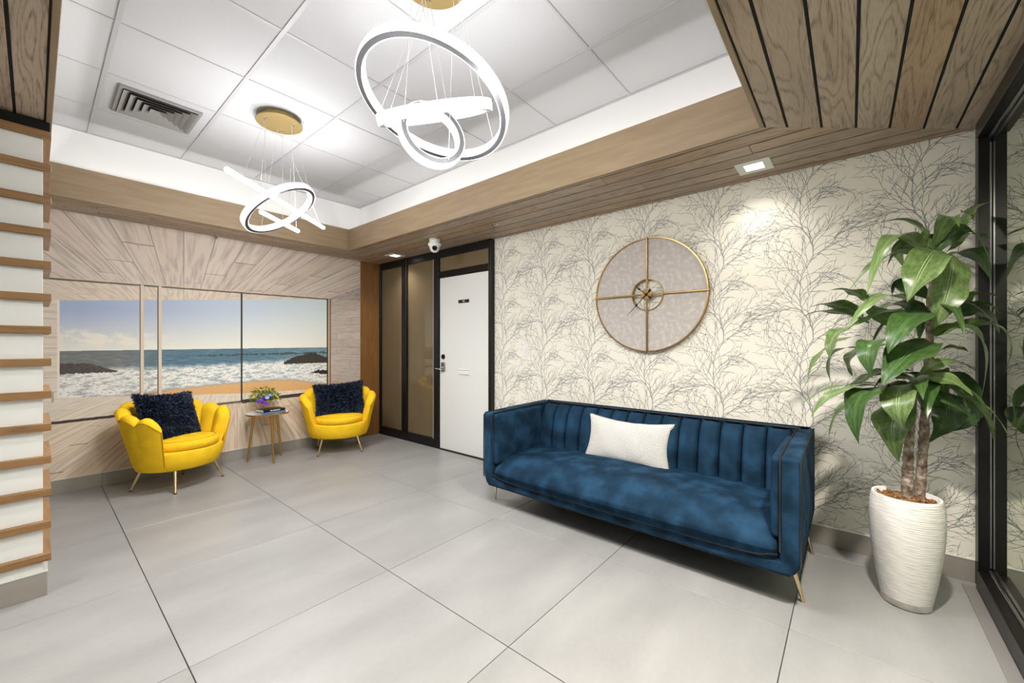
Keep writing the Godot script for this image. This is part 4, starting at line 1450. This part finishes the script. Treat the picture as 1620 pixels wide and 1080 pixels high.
func shag_pillow(label: String, at: Vector3, b: Basis, w: float, h: float, sd: int) -> void:
	var t := thing("shag_pillow", label, "pillow", at)
	t.basis = b
	obj("cover", pillow_mesh(w, h, 0.13, 20, 20, 0.0), M.navy, t)
	var r := RandomNumberGenerator.new()
	r.seed = sd
	var st := begin()
	for k in 3:      # a tuft: three crossed tapering blades
		var a := PI * k / 3.0
		var d := V(cos(a), 0, sin(a)) * 0.0042
		var n := V(-sin(a), 0, cos(a))
		for e in [[0.0, 1.0, 0.012, 1.0], [0.012, 1.0, 0.026, 0.25]]:
			var p := [d * e[1] + V(0, e[0], 0), -d * e[1] + V(0, e[0], 0), -d * e[3] + V(0.004 * float(e[2]) / 0.026, e[2], 0), d * e[3] + V(0.004 * float(e[2]) / 0.026, e[2], 0)]
			tri(st, p[0], p[1], p[2], n, Vector2.ZERO, Vector2.ZERO, Vector2.ZERO)
			tri(st, p[0], p[2], p[3], n, Vector2.ZERO, Vector2.ZERO, Vector2.ZERO)
	done(st)
	var mm := MultiMesh.new()
	mm.transform_format = MultiMesh.TRANSFORM_3D
	mm.use_colors = true
	mm.mesh = st.commit()
	var n := 7000
	mm.instance_count = n
	for i in n:
		var u := r.randf_range(-1.0, 1.0)
		var v := r.randf_range(-1.0, 1.0)
		if r.randf() < 0.12:
			if r.randf() < 0.5:
				u = signf(u)
			else:
				v = signf(v)
		var s := 1.0 if r.randf() < 0.62 else -1.0
		var k := pow(maxf((1.0 - pow(absf(u), 2.6)) * (1.0 - pow(absf(v), 2.6)), 0.0), 0.55)
		var p := V(u * w * 0.5 * (1.0 - 0.10 * (1.0 - v * v) * absf(u)), v * h * 0.5 * (1.0 - 0.13 * (1.0 - u * u) * absf(v)), s * 0.064 * k)
		var nrm := V(u * absf(u) * 1.0, v * absf(v) * 1.0, s * (0.25 + 0.9 * k)).normalized()
		nrm = (nrm + V(r.randf_range(-0.7, 0.7), r.randf_range(-0.9, 0.35), r.randf_range(-0.3, 0.3))).normalized()
		var tx := nrm.cross(V(r.randf_range(-1, 1), r.randf_range(-1, 1), r.randf_range(-1, 1))).normalized()
		var sc := r.randf_range(0.8, 1.35)
		mm.set_instance_transform(i, Transform3D(Basis(tx * sc, nrm * sc, tx.cross(nrm) * sc), p))
		var c := Color(0.008, 0.013, 0.030).lerp(Color(0.13, 0.18, 0.29), pow(r.randf(), 3.5))
		mm.set_instance_color(i, c)
	var o := MultiMeshInstance3D.new()
	o.name = "shag_pile"
	o.multimesh = mm
	o.material_override = M.shag
	o.set_meta("kind", "stuff")
	t.add_child(o)

func armchair(label: String, at: Vector3, turn: float) -> Node3D:
	var t := thing("armchair", label, "armchair", at, turn, "yellow scallop armchairs by the mural")
	var ax := 0.345
	var az := 0.315
	var pm := deg_to_rad(123.0)
	var lobes := 9
	# the shell: scalloped back running round into the arms
	var lobe := func(s: float) -> float:       # 0..1 round the shell -> bulge of its lobe
		var f := fmod(s * lobes, 1.0)
		if s >= 1.0:
			f = 1.0
		var q := f * 2.0 - 1.0
		return sqrt(maxf(1.0 - q * q * 0.97, 0.0))
	var top := func(s: float) -> float:
		var c := absf(s * 2.0 - 1.0)
		return 0.745 - 0.10 * smoothstep(0.15, 0.85, c) - 0.06 * smoothstep(0.85, 1.0, c) + 0.075 * (float(lobe.call(s)) - 0.6)
	var plan := func(ph: float, k: float) -> Vector3:
		return V(sin(ph) * ax * k, 0, -cos(ph) * az * k)
	var shell := func(u: float, v: float) -> Vector3:
		var ph := lerpf(-pm, pm, u)
		var c := absf(u * 2.0 - 1.0)
		var h: float = top.call(u)
		var lb: float = lobe.call(u)
		var endk := sqrt(maxf(1.0 - pow(maxf(c - 0.93, 0.0) / 0.07, 2.0), 0.0))
		var th := (0.055 + 0.045 * lb) * (0.35 + 0.65 * endk)
		# out and up, over the top, down the inside to the seat
		var y: float
		var off: float
		var rr := th * 0.5
		if v < 0.4:
			var k := v / 0.4
			y = lerpf(0.195, h - rr, k)
			off = 0.0
		elif v < 0.6:
			var a := (v - 0.4) / 0.2 * PI
			y = h - rr + sin(a) * rr
			off = (1.0 - cos(a)) * rr
		else:
			var k := (v - 0.6) / 0.4
			y = lerpf(h - rr, 0.33, k)
			off = th
		var hh := clampf((y - 0.195) / 0.55, 0.0, 1.1)
		var flare := 0.955 + 0.355 * hh - 0.03 * pow(1.0 - minf(hh * 6.0, 1.0), 2.0)
		var p: Vector3 = plan.call(ph, flare)
		if p.z < 0.0:
			p.z *= 0.90
		var d := V(sin(ph), 0, -cos(ph))
		p -= d * off
		p += d * 0.010 * (lb - 0.7) * hh
		# the back leans a little
		p.z -= 0.03 * hh * maxf(cos(ph), 0.0)
		p.y = y
		return p
	var st := begin(true)
	grid(st, 126, 40, shell, true)
	for e in [0.0, 1.0]:      # close the two arm fronts
		var cen: Vector3 = Vector3.ZERO
		for j in 41:
			cen += (shell.call(e, j / 40.0) as Vector3) / 41.0
		var n := V(signf(e - 0.5) * 0.45, 0, 1)
		for j in 40:
			tri(st, cen, shell.call(e, j / 40.0), shell.call(e, (j + 1) / 40.0), n, Vector2.ZERO, Vector2.ZERO, Vector2.ZERO)
	var back := obj("scalloped_back", done(st), M.yellow, t)
	st = begin(true)
	var rim := []
	for i in 169:
		var u := i / 168.0
		var p: Vector3 = shell.call(u, 0.415)
		var ph := lerpf(-pm, pm, u)
		rim.append(p + V(sin(ph), 0.1, -cos(ph)) * 0.002)
	tube(st, rim, [0.004], 6)
	for e in [0.0, 1.0]:
		var edge := []
		for j in 13:
			edge.append((shell.call(e, 0.04 + j / 12.0 * 0.40) as Vector3) + V(0, 0, 0.004))
		tube(st, edge, [0.004], 6)
	obj("piping", done(st), M.yellow_seam, back, "darker piping along the scalloped edge")
	# base drum
	st = begin(true)
	lathe(st, [Vector2(0, 0.185), Vector2(0.86, 0.187), Vector2(0.905, 0.202), Vector2(0.945, 0.26), Vector2(0.985, 0.335), Vector2(0.96, 0.352), Vector2(0, 0.352)], 64, Vector3.ZERO, ax, az)
	obj("seat_base", done(st), M.yellow, t)
	# seat cushion
	st = begin(true)
	var cush := func(u: float, v: float) -> Vector3:
		var ang := u * TAU
		var pr := [Vector2(0, 0.345), Vector2(0.86, 0.346), Vector2(0.93, 0.356), Vector2(0.952, 0.385), Vector2(0.93, 0.414), Vector2(0.86, 0.427), Vector2(0.5, 0.440), Vector2(0, 0.445)]
		var p: Vector2 = pr[roundi(v * 7)]
		var sx := sin(ang)
		var cz := cos(ang)
		var k := 0.80 if cz < -0.2 else lerpf(0.80, 1.0, smoothstep(-0.2, 0.5, cz))
		return V(sx * p.x * ax * 0.84, p.y + 0.008 * cz * p.x, cz * p.x * az * k + 0.012)
	grid(st, 56, 7, cush, false)
	var seat := obj("seat_cushion", done(st), M.yellow, t)
	st = begin(true)
	for v in [0.357, 0.716]:
		var loop := []
		for i in 57:
			loop.append(cush.call(i / 56.0, 2.0 / 7.0 if v < 0.5 else 5.0 / 7.0))
		tube(st, loop, [0.0035], 6, false)
	obj("piping", done(st), M.yellow_seam, seat, "darker piping")
	for s in [[-1, -1], [1, -1], [1, 1], [-1, 1]]:
		var lg := obj("leg", rod(V(s[0] * 0.185, 0.20, s[1] * 0.165), V(s[0] * 0.238, 0.006, s[1] * 0.222), 0.0135, 0.009, 12), M.champagne, t, "tapered champagne metal leg")
		var ft := begin(true)
		tube(ft, [V(s[0] * 0.238, 0.0, s[1] * 0.222), V(s[0] * 0.238, 0.008, s[1] * 0.222)], [0.012, 0.011], 12)
		obj("foot_cap", done(ft), M.black, lg)
	return t

func side_table() -> void:
	var t := thing("side_table", "small round side table with a white marble top and three gold legs", "table", V(1.664, 0, -4.935))
	var st := begin()
	var R := 0.205
	lathe(st, [Vector2(0, 0.522), Vector2(R, 0.522), Vector2(R + 0.002, 0.525), Vector2(R + 0.002, 0.533), Vector2(R, 0.536), Vector2(0, 0.536)], 48)
	obj("tabletop", done(st), M.marble, t, "white marble top")
	st = begin()
	hoop(st, [Vector2(R + 0.002, 0.519), Vector2(R + 0.007, 0.519), Vector2(R + 0.007, 0.534), Vector2(R + 0.002, 0.534)], 48)
	obj("rim", done(st), M.gold, t, "gold metal rim")
	for p in [V(-0.168, 0, -0.09), V(0.0, 0, 0.18), V(0.169, 0, -0.077)]:
		var tp: Vector3 = p * 0.66
		obj("leg", rod(V(tp.x, 0.523, tp.z), p, 0.016, 0.009, 12), M.gold, t, "tapered gold leg")

func books() -> void:
	var at := V(1.655, 0.536, -4.81)
	var t := thing("book", "black book with white lettering, on top of the pair on the side table", "book", at + V(0, 0.0265, 0), 0.16, "books on the side table")
	obj("cover", bx(V(-0.115, 0, -0.075), V(0.115, 0.028, 0.075), 0.003), M.black, t)
	obj("pages", bx(V(-0.1155, 0.004, -0.070), V(-0.05, 0.024, 0.070)), M.paper_white, t)
	var x := -0.045
	var k := 0
	for w in [0.02, 0.008, 0.012, 0.01, 0.012, 0.01, 0.008]:
		obj("spine_print", bx(V(x, 0.009, 0.0748), V(x + w, 0.019, 0.0754)), M.paper_white, t)
		x += w + (0.006 if k == 0 else 0.003)
		k += 1
	t = thing("book", "pale blue grey book lying under the black book on the side table", "book", at + V(-0.006, 0, 0.004), 0.10, "books on the side table")
	obj("cover", bx(V(-0.125, 0, -0.08), V(0.125, 0.026, 0.08), 0.003), M.book_blue, t)
	obj("pages", bx(V(-0.1255, 0.004, -0.075), V(-0.05, 0.022, 0.075)), M.paper_white, t)

func flowers() -> void:
	var t := thing("flower_pot", "small pot of purple, yellow and blue artificial flowers on the side table", "flowers", V(1.66, 0.536, -4.99))
	var st := begin(true)
	lathe(st, [Vector2(0, 0), Vector2(0.038, 0), Vector2(0.045, 0.01), Vector2(0.055, 0.105), Vector2(0.056, 0.115), Vector2(0.051, 0.115), Vector2(0.048, 0.10), Vector2(0, 0.10)], 28)
	obj("pot", done(st), M.clay, t, "tan woven pot")
	var r := RandomNumberGenerator.new()
	r.seed = 4
	# foliage: small pointed leaves in one bushy part
	st = begin()
	for i in 420:
		var d := V(r.randf_range(-1, 1), r.randf_range(-0.25, 1), r.randf_range(-1, 1)).normalized()
		var rad := r.randf_range(0.05, 0.15)
		var p := V(0, 0.145, 0) + V(d.x * rad, d.y * rad * 0.85, d.z * rad)
		var f := (d + V(r.randf_range(-0.8, 0.8), r.randf_range(-0.5, 0.7), r.randf_range(-0.8, 0.8))).normalized()
		var s := f.cross(V(r.randf_range(-1, 1), r.randf_range(-1, 1), 0.3)).normalized() * r.randf_range(0.005, 0.009)
		var l := r.randf_range(0.025, 0.05)
		var n := f.cross(s)
		tri(st, p, p + s + f * l * 0.45, p + f * l, n, Vector2(0, 0), Vector2(0, 0), Vector2(0, 0))
		tri(st, p, p + f * l, p - s + f * l * 0.45, n, Vector2(0, 0), Vector2(0, 0), Vector2(0, 0))
	var fo := obj("foliage", done(st), M.leaf_small, t, "small green leaves")
	fo.set_meta("kind", "stuff")
	var kinds := [M.purple, M.purple, M.flower_yellow, M.flower_blue, M.flower_blue, M.flower_yellow, M.peach]
	var spots := [V(-0.10, 0.11, 0.09), V(-0.055, 0.085, 0.11), V(-0.13, 0.16, 0.04), V(0.02, 0.17, 0.09), V(0.11, 0.18, 0.05), V(0.115, 0.12, 0.08), V(-0.12, 0.185, 0.0),
		V(-0.08, 0.125, 0.12), V(-0.03, 0.075, 0.125), V(0.05, 0.22, 0.02), V(-0.02, 0.145, 0.12), V(0.14, 0.17, 0.0), V(0.09, 0.15, 0.10), V(-0.05, 0.23, 0.03)]
	for i in spots.size():
		st = begin(true)
		var c: Vector3 = spots[i] * 0.92 + V(0, 0.03, 0)
		var d := (c - V(0, 0.08, 0)).normalized()
		var s := d.cross(Vector3.UP).normalized()
		var w := s.cross(d)
		for k in 7:      # petals
			var a := TAU * k / 7.0
			var o := s * cos(a) + w * sin(a)
			var q := d.cross(o).normalized()
			var p := [c, c + o * 0.014 + q * 0.009 + d * 0.006, c + o * 0.026 + d * 0.004, c + o * 0.014 - q * 0.009 + d * 0.006]
			tri(st, p[0], p[1], p[2], d, Vector2.ZERO, Vector2.ZERO, Vector2.ZERO)
			tri(st, p[0], p[2], p[3], d, Vector2.ZERO, Vector2.ZERO, Vector2.ZERO)
		rbox(st, c + d * 0.004, V(0.012, 0.012, 0.012), 0.006, 1)
		obj("flower", done(st), kinds[i % 7], t)

# ---------------------------------------------------------------- the tall plant
func leaf(t: Node3D, a: Vector3, m: Vector3, b: Vector3, w: float) -> void:
	var st := begin(true)
	var c := m * 2.0 - (a + b) * 0.5
	var stem := V(0.06, 0, 0.07)
	var n := 16
	var ph := rng.randf() * 6.0
	var wave := rng.randf_range(0.05, 0.13)
	var len := a.distance_to(m) + m.distance_to(b)
	w = minf(w * 1.25, len * 0.42)
	grid(st, 6, n, func(u: float, v: float) -> Vector3:
		var p := a.lerp(c, v).lerp(c.lerp(b, v), v)
		var tg := ((c - a).lerp(b - c, v)).normalized()
		var out := V(p.x - stem.x, 0, p.z - stem.z)
		out = out.normalized() if out.length() > 0.001 else Vector3.LEFT
		var nn := Vector3.UP * 0.75 + out * 0.8
		nn = (nn - tg * nn.dot(tg)).normalized()
		var sd := tg.cross(nn).normalized()
		var x := u * 2.0 - 1.0
		var prof := pow(sin(PI * pow(clampf(v * 0.97 + 0.03, 0.0, 1.0), 0.78)), 0.85) * (1.0 - 0.35 * v * v) * 1.12
		var ww := w * 0.5 * maxf(prof, 0.06 if v < 0.5 else 0.0)
		var fold := 0.22 * absf(x) - 0.05 * x * x
		var rip := wave * sin(v * 13.0 + ph + x * 1.3) * absf(x) * absf(x)
		return p + sd * x * ww + nn * ww * (fold + rip * 2.0), false)
	obj("leaf", done(st), M.leaf if rng.randf() < 0.6 else M.leaf_deep, t)

func plant() -> void:
	var t := thing("potted_plant", "tall potted dragon tree with broad green leaves in a ribbed white planter", "plant", V(2.79, 0, 0.21))
	# ribbed planter: a slender tapered pot
	var st := begin(true)
	var prof := [Vector2(0, 0.0), Vector2(0.082, 0.0), Vector2(0.092, 0.006), Vector2(0.0945, 0.035)]
	var steps := 150
	for k in steps + 1:
		var v := float(k) / steps
		var y := 0.036 + v * 0.496
		var r := 0.0955 + 0.0435 * sin(minf(v * 1.25, 1.0) * PI * 0.5) + 0.0 * v
		if v > 0.8:
			r -= 0.010 * pow((v - 0.8) / 0.2, 2.0)
		prof.append(Vector2(r + (0.0011 if k % 3 == 1 else 0.0), y))
	prof.append_array([Vector2(0.128, 0.536), Vector2(0.122, 0.537), Vector2(0.117, 0.533), Vector2(0.115, 0.50), Vector2(0, 0.50)])
	lathe(st, prof, 56)
	obj("planter", done(st), M.planter, t, "ribbed white ceramic planter")
	# bark chips
	st = begin()
	rng.seed = 30
	lathe(st, [Vector2(0.116, 0.505), Vector2(0.08, 0.519), Vector2(0, 0.524)], 24)
	for i in 420:
		var a := rng.randf() * TAU
		var r := sqrt(rng.randf()) * 0.108
		var p := V(cos(a) * r, 0.521 - 0.1 * r + rng.randf_range(-0.003, 0.008), sin(a) * r)
		var b := Basis.from_euler(V(rng.randf_range(-0.7, 0.7), rng.randf() * TAU, rng.randf_range(-0.7, 0.7)))
		var s := V(rng.randf_range(0.006, 0.015), rng.randf_range(0.002, 0.004), rng.randf_range(0.003, 0.006))
		var q := []
		for e in [[-1, -1, -1], [1, -1, -1], [1, -1, 1], [-1, -1, 1], [-1, 1, -1], [1, 1, -1], [1, 1, 1], [-1, 1, 1]]:
			q.append(p + b * (V(e[0], e[1], e[2]) * s))
		for fc in [[4, 5, 6, 7], [0, 1, 5, 4], [1, 2, 6, 5], [2, 3, 7, 6], [3, 0, 4, 7]]:
			var n: Vector3 = ((q[fc[0]] + q[fc[1]] + q[fc[2]] + q[fc[3]]) / 4.0 - p)
			var u := Vector2(rng.randf(), rng.randf())
			tri(st, q[fc[0]], q[fc[1]], q[fc[2]], n, u, u, u)
			tri(st, q[fc[0]], q[fc[2]], q[fc[3]], n, u, u, u)
	var mu := obj("bark_chips", done(st), M.bark_chip, t)
	mu.set_meta("kind", "stuff")
	# two stems
	var r2 := func(n: int, a: float, b: float) -> Array:
		var o := []
		for i in n:
			o.append(lerpf(a, b, float(i) / (n - 1)) * rng.randf_range(0.9, 1.12))
		return o
	var way := func(pts: Array, n: int) -> Array:
		var cv := Curve3D.new()
		for p in pts:
			cv.add_point(p)
		var o := []
		for i in n:
			o.append(cv.sample_baked(cv.get_baked_length() * i / (n - 1)) + V(rng.randf_range(-1, 1), 0, rng.randf_range(-1, 1)) * 0.002)
		return o
	st = begin(true)
	tube(st, way.call([V(0.003, 0.50, 0.004), V(-0.006, 0.754, 0.008), V(0.018, 0.963, 0.021), V(0.020, 1.10, 0.028)], 40), r2.call(40, 0.0235, 0.015), 14)
	obj("trunk", done(st), M.bark, t)
	st = begin(true)
	tube(st, way.call([V(0.07, 0.50, 0.053), V(0.071, 0.825, 0.069), V(0.068, 1.084, 0.081), V(0.076, 1.265, 0.091), V(0.076, 1.462, 0.091), V(0.096, 1.74, 0.114)], 60), r2.call(60, 0.0215, 0.012), 14)
	obj("trunk", done(st), M.bark, t)
	rng.seed = 12
	leaf(t, V(0.110, 1.757, 0.131), V(0.167, 1.920, 0.225), V(0.250, 1.985, 0.330), 0.060)
	leaf(t, V(0.130, 1.742, 0.154), V(0.220, 1.830, 0.240), V(0.320, 1.815, 0.330), 0.045)
	leaf(t, V(0.066, 1.749, 0.079), V(-0.048, 1.881, 0.005), V(-0.297, 1.812, -0.197), 0.043)
	leaf(t, V(0.019, 1.745, 0.053), V(-0.183, 1.783, -0.062), V(-0.312, 1.506, -0.153), 0.071)
	leaf(t, V(0.056, 1.739, 0.035), V(-0.053, 1.708, -0.093), V(-0.156, 1.548, -0.216), 0.059)
	leaf(t, V(-0.020, 1.731, 0.101), V(-0.159, 1.630, 0.044), V(-0.206, 1.474, -0.012), 0.151)
	leaf(t, V(0.061, 1.713, 0.166), V(-0.041, 1.536, 0.138), V(-0.056, 1.352, 0.089), 0.114)
	leaf(t, V(0.200, 1.738, 0.190), V(0.280, 1.735, 0.275), V(0.290, 1.600, 0.328), 0.078)
	leaf(t, V(0.144, 1.483, 0.202), V(0.150, 1.525, 0.270), V(0.190, 1.505, 0.330), 0.042)
	leaf(t, V(0.114, 1.458, 0.198), V(0.105, 1.468, 0.280), V(0.140, 1.420, 0.330), 0.050)
	leaf(t, V(0.154, 1.430, 0.200), V(0.130, 1.425, 0.280), V(0.140, 1.330, 0.328), 0.060)
	leaf(t, V(-0.097, 1.502, -0.146), V(-0.151, 1.548, -0.210), V(-0.222, 1.554, -0.294), 0.054)
	leaf(t, V(-0.038, 1.390, -0.139), V(-0.143, 1.454, -0.295), V(-0.277, 1.402, -0.422), 0.048)
	leaf(t, V(0.005, 1.408, -0.150), V(-0.061, 1.489, -0.259), V(-0.189, 1.471, -0.380), 0.056)
	leaf(t, V(-0.038, 1.495, 0.016), V(-0.242, 1.501, -0.102), V(-0.367, 1.358, -0.219), 0.071)
	leaf(t, V(-0.020, 1.460, 0.007), V(-0.197, 1.426, -0.110), V(-0.265, 1.354, -0.222), 0.051)
	leaf(t, V(-0.043, 1.433, 0.073), V(-0.239, 1.377, -0.020), V(-0.290, 1.236, -0.081), 0.102)
	leaf(t, V(-0.010, 1.295, 0.082), V(-0.225, 1.225, -0.019), V(-0.281, 1.092, -0.101), 0.125)
	leaf(t, V(-0.128, 1.303, -0.075), V(-0.279, 1.266, -0.145), V(-0.268, 1.121, -0.132), 0.086)
	leaf(t, V(-0.167, 1.374, -0.199), V(-0.256, 1.318, -0.273), V(-0.266, 1.203, -0.285), 0.072)
	leaf(t, V(-0.042, 1.328, -0.174), V(-0.138, 1.249, -0.320), V(-0.216, 1.089, -0.381), 0.043)
	leaf(t, V(-0.052, 1.265, -0.186), V(-0.113, 1.217, -0.289), V(-0.105, 1.055, -0.280), 0.038)
	leaf(t, V(0.015, 1.297, -0.137), V(-0.020, 1.217, -0.210), V(-0.038, 1.114, -0.201), 0.072)
	leaf(t, V(0.004, 1.080, -0.057), V(-0.149, 1.063, -0.270), V(-0.289, 0.969, -0.405), 0.040)
	leaf(t, V(-0.070, 1.076, -0.083), V(-0.267, 1.051, -0.256), V(-0.368, 0.924, -0.359), 0.055)
	leaf(t, V(-0.087, 1.071, -0.073), V(-0.258, 1.012, -0.183), V(-0.255, 0.804, -0.179), 0.100)
	leaf(t, V(-0.071, 1.086, -0.007), V(-0.220, 1.020, -0.044), V(-0.204, 0.887, -0.025), 0.117)
	leaf(t, V(0.008, 1.008, 0.010), V(-0.123, 0.899, -0.053), V(-0.090, 0.709, -0.030), 0.127)
	leaf(t, V(0.002, 1.047, -0.091), V(-0.098, 0.958, -0.240), V(-0.143, 0.801, -0.295), 0.040)
	leaf(t, V(0.028, 1.332, 0.096), V(0.020, 1.323, 0.242), V(0.028, 1.020, 0.250), 0.092)
	leaf(t, V(0.135, 1.364, 0.160), V(0.000, 1.349, 0.310), V(0.002, 1.138, 0.312), 0.047)
	leaf(t, V(0.148, 1.219, 0.098), V(0.232, 1.265, 0.183), V(0.291, 1.242, 0.252), 0.045)
	leaf(t, V(0.019, 1.131, 0.053), V(0.061, 1.200, 0.151), V(0.152, 1.148, 0.258), 0.040)
	leaf(t, V(0.043, 1.035, 0.097), V(0.081, 1.008, 0.251), V(-0.078, 0.886, 0.311), 0.041)
	leaf(t, V(0.135, 1.069, 0.160), V(0.206, 0.938, 0.291), V(0.156, 0.784, 0.310), 0.048)
	leaf(t, V(0.182, 1.031, 0.123), V(0.252, 0.919, 0.175), V(0.181, 0.765, 0.091), 0.141)
	leaf(t, V(0.250, 1.011, 0.142), V(0.377, 0.926, 0.246), V(0.298, 0.792, 0.167), 0.116)
	leaf(t, V(0.182, 1.125, 0.123), V(0.312, 1.076, 0.247), V(0.325, 0.883, 0.293), 0.075)
	leaf(t, V(0.196, 1.776, 0.109), V(0.220, 1.836, 0.106), V(0.260, 1.813, 0.154), 0.038)
	leaf(t, V(0.171, 1.752, 0.078), V(0.145, 1.802, -0.014), V(0.166, 1.681, 0.010), 0.064)
	leaf(t, V(0.006, 1.357, -0.023), V(-0.119, 1.462, -0.141), V(-0.148, 1.447, -0.176), 0.060)
	leaf(t, V(0.078, 1.327, 0.015), V(-0.022, 1.265, -0.104), V(-0.164, 1.203, -0.258), 0.050)
	leaf(t, V(0.082, 1.203, 0.004), V(-0.012, 1.123, -0.138), V(-0.093, 1.060, -0.234), 0.055)
	leaf(t, V(0.162, 1.514, 0.100), V(0.117, 1.598, -0.016), V(0.097, 1.487, -0.040), 0.064)
	# inner leaves of the three crowns
	for whorl in [[V(0.088, 1.73, 0.108), 4, 0.24, 0.15], [V(0.076, 1.42, 0.09), 7, 0.30, 0.1], [V(0.022, 1.10, 0.03), 8, 0.30, -0.2], [V(0.07, 1.12, 0.08), 4, 0.26, -0.2]]:
		var n: int = whorl[1]
		for k in n:
			var a: float = TAU * (k + rng.randf_range(-0.3, 0.3)) / n
			var d := V(cos(a), 0, sin(a))
			var l: float = whorl[2] * rng.randf_range(0.75, 1.1)
			if d.z > 0.3:
				l = minf(l, (0.32 - 0.1) / d.z)
			if d.x > 0.3:
				l = minf(l, (0.45 - 0.1) / d.x)
			var base: Vector3 = whorl[0] + V(0, rng.randf_range(-0.05, 0.05), 0)
			var rise: float = whorl[3] * 0.2 + rng.randf_range(-0.02, 0.08)
			leaf(t, base, base + d * l * 0.55 + V(0, rise, 0), base + d * l * 0.95 + V(0, rise - rng.randf_range(0.06, 0.2), 0), rng.randf_range(0.05, 0.07))
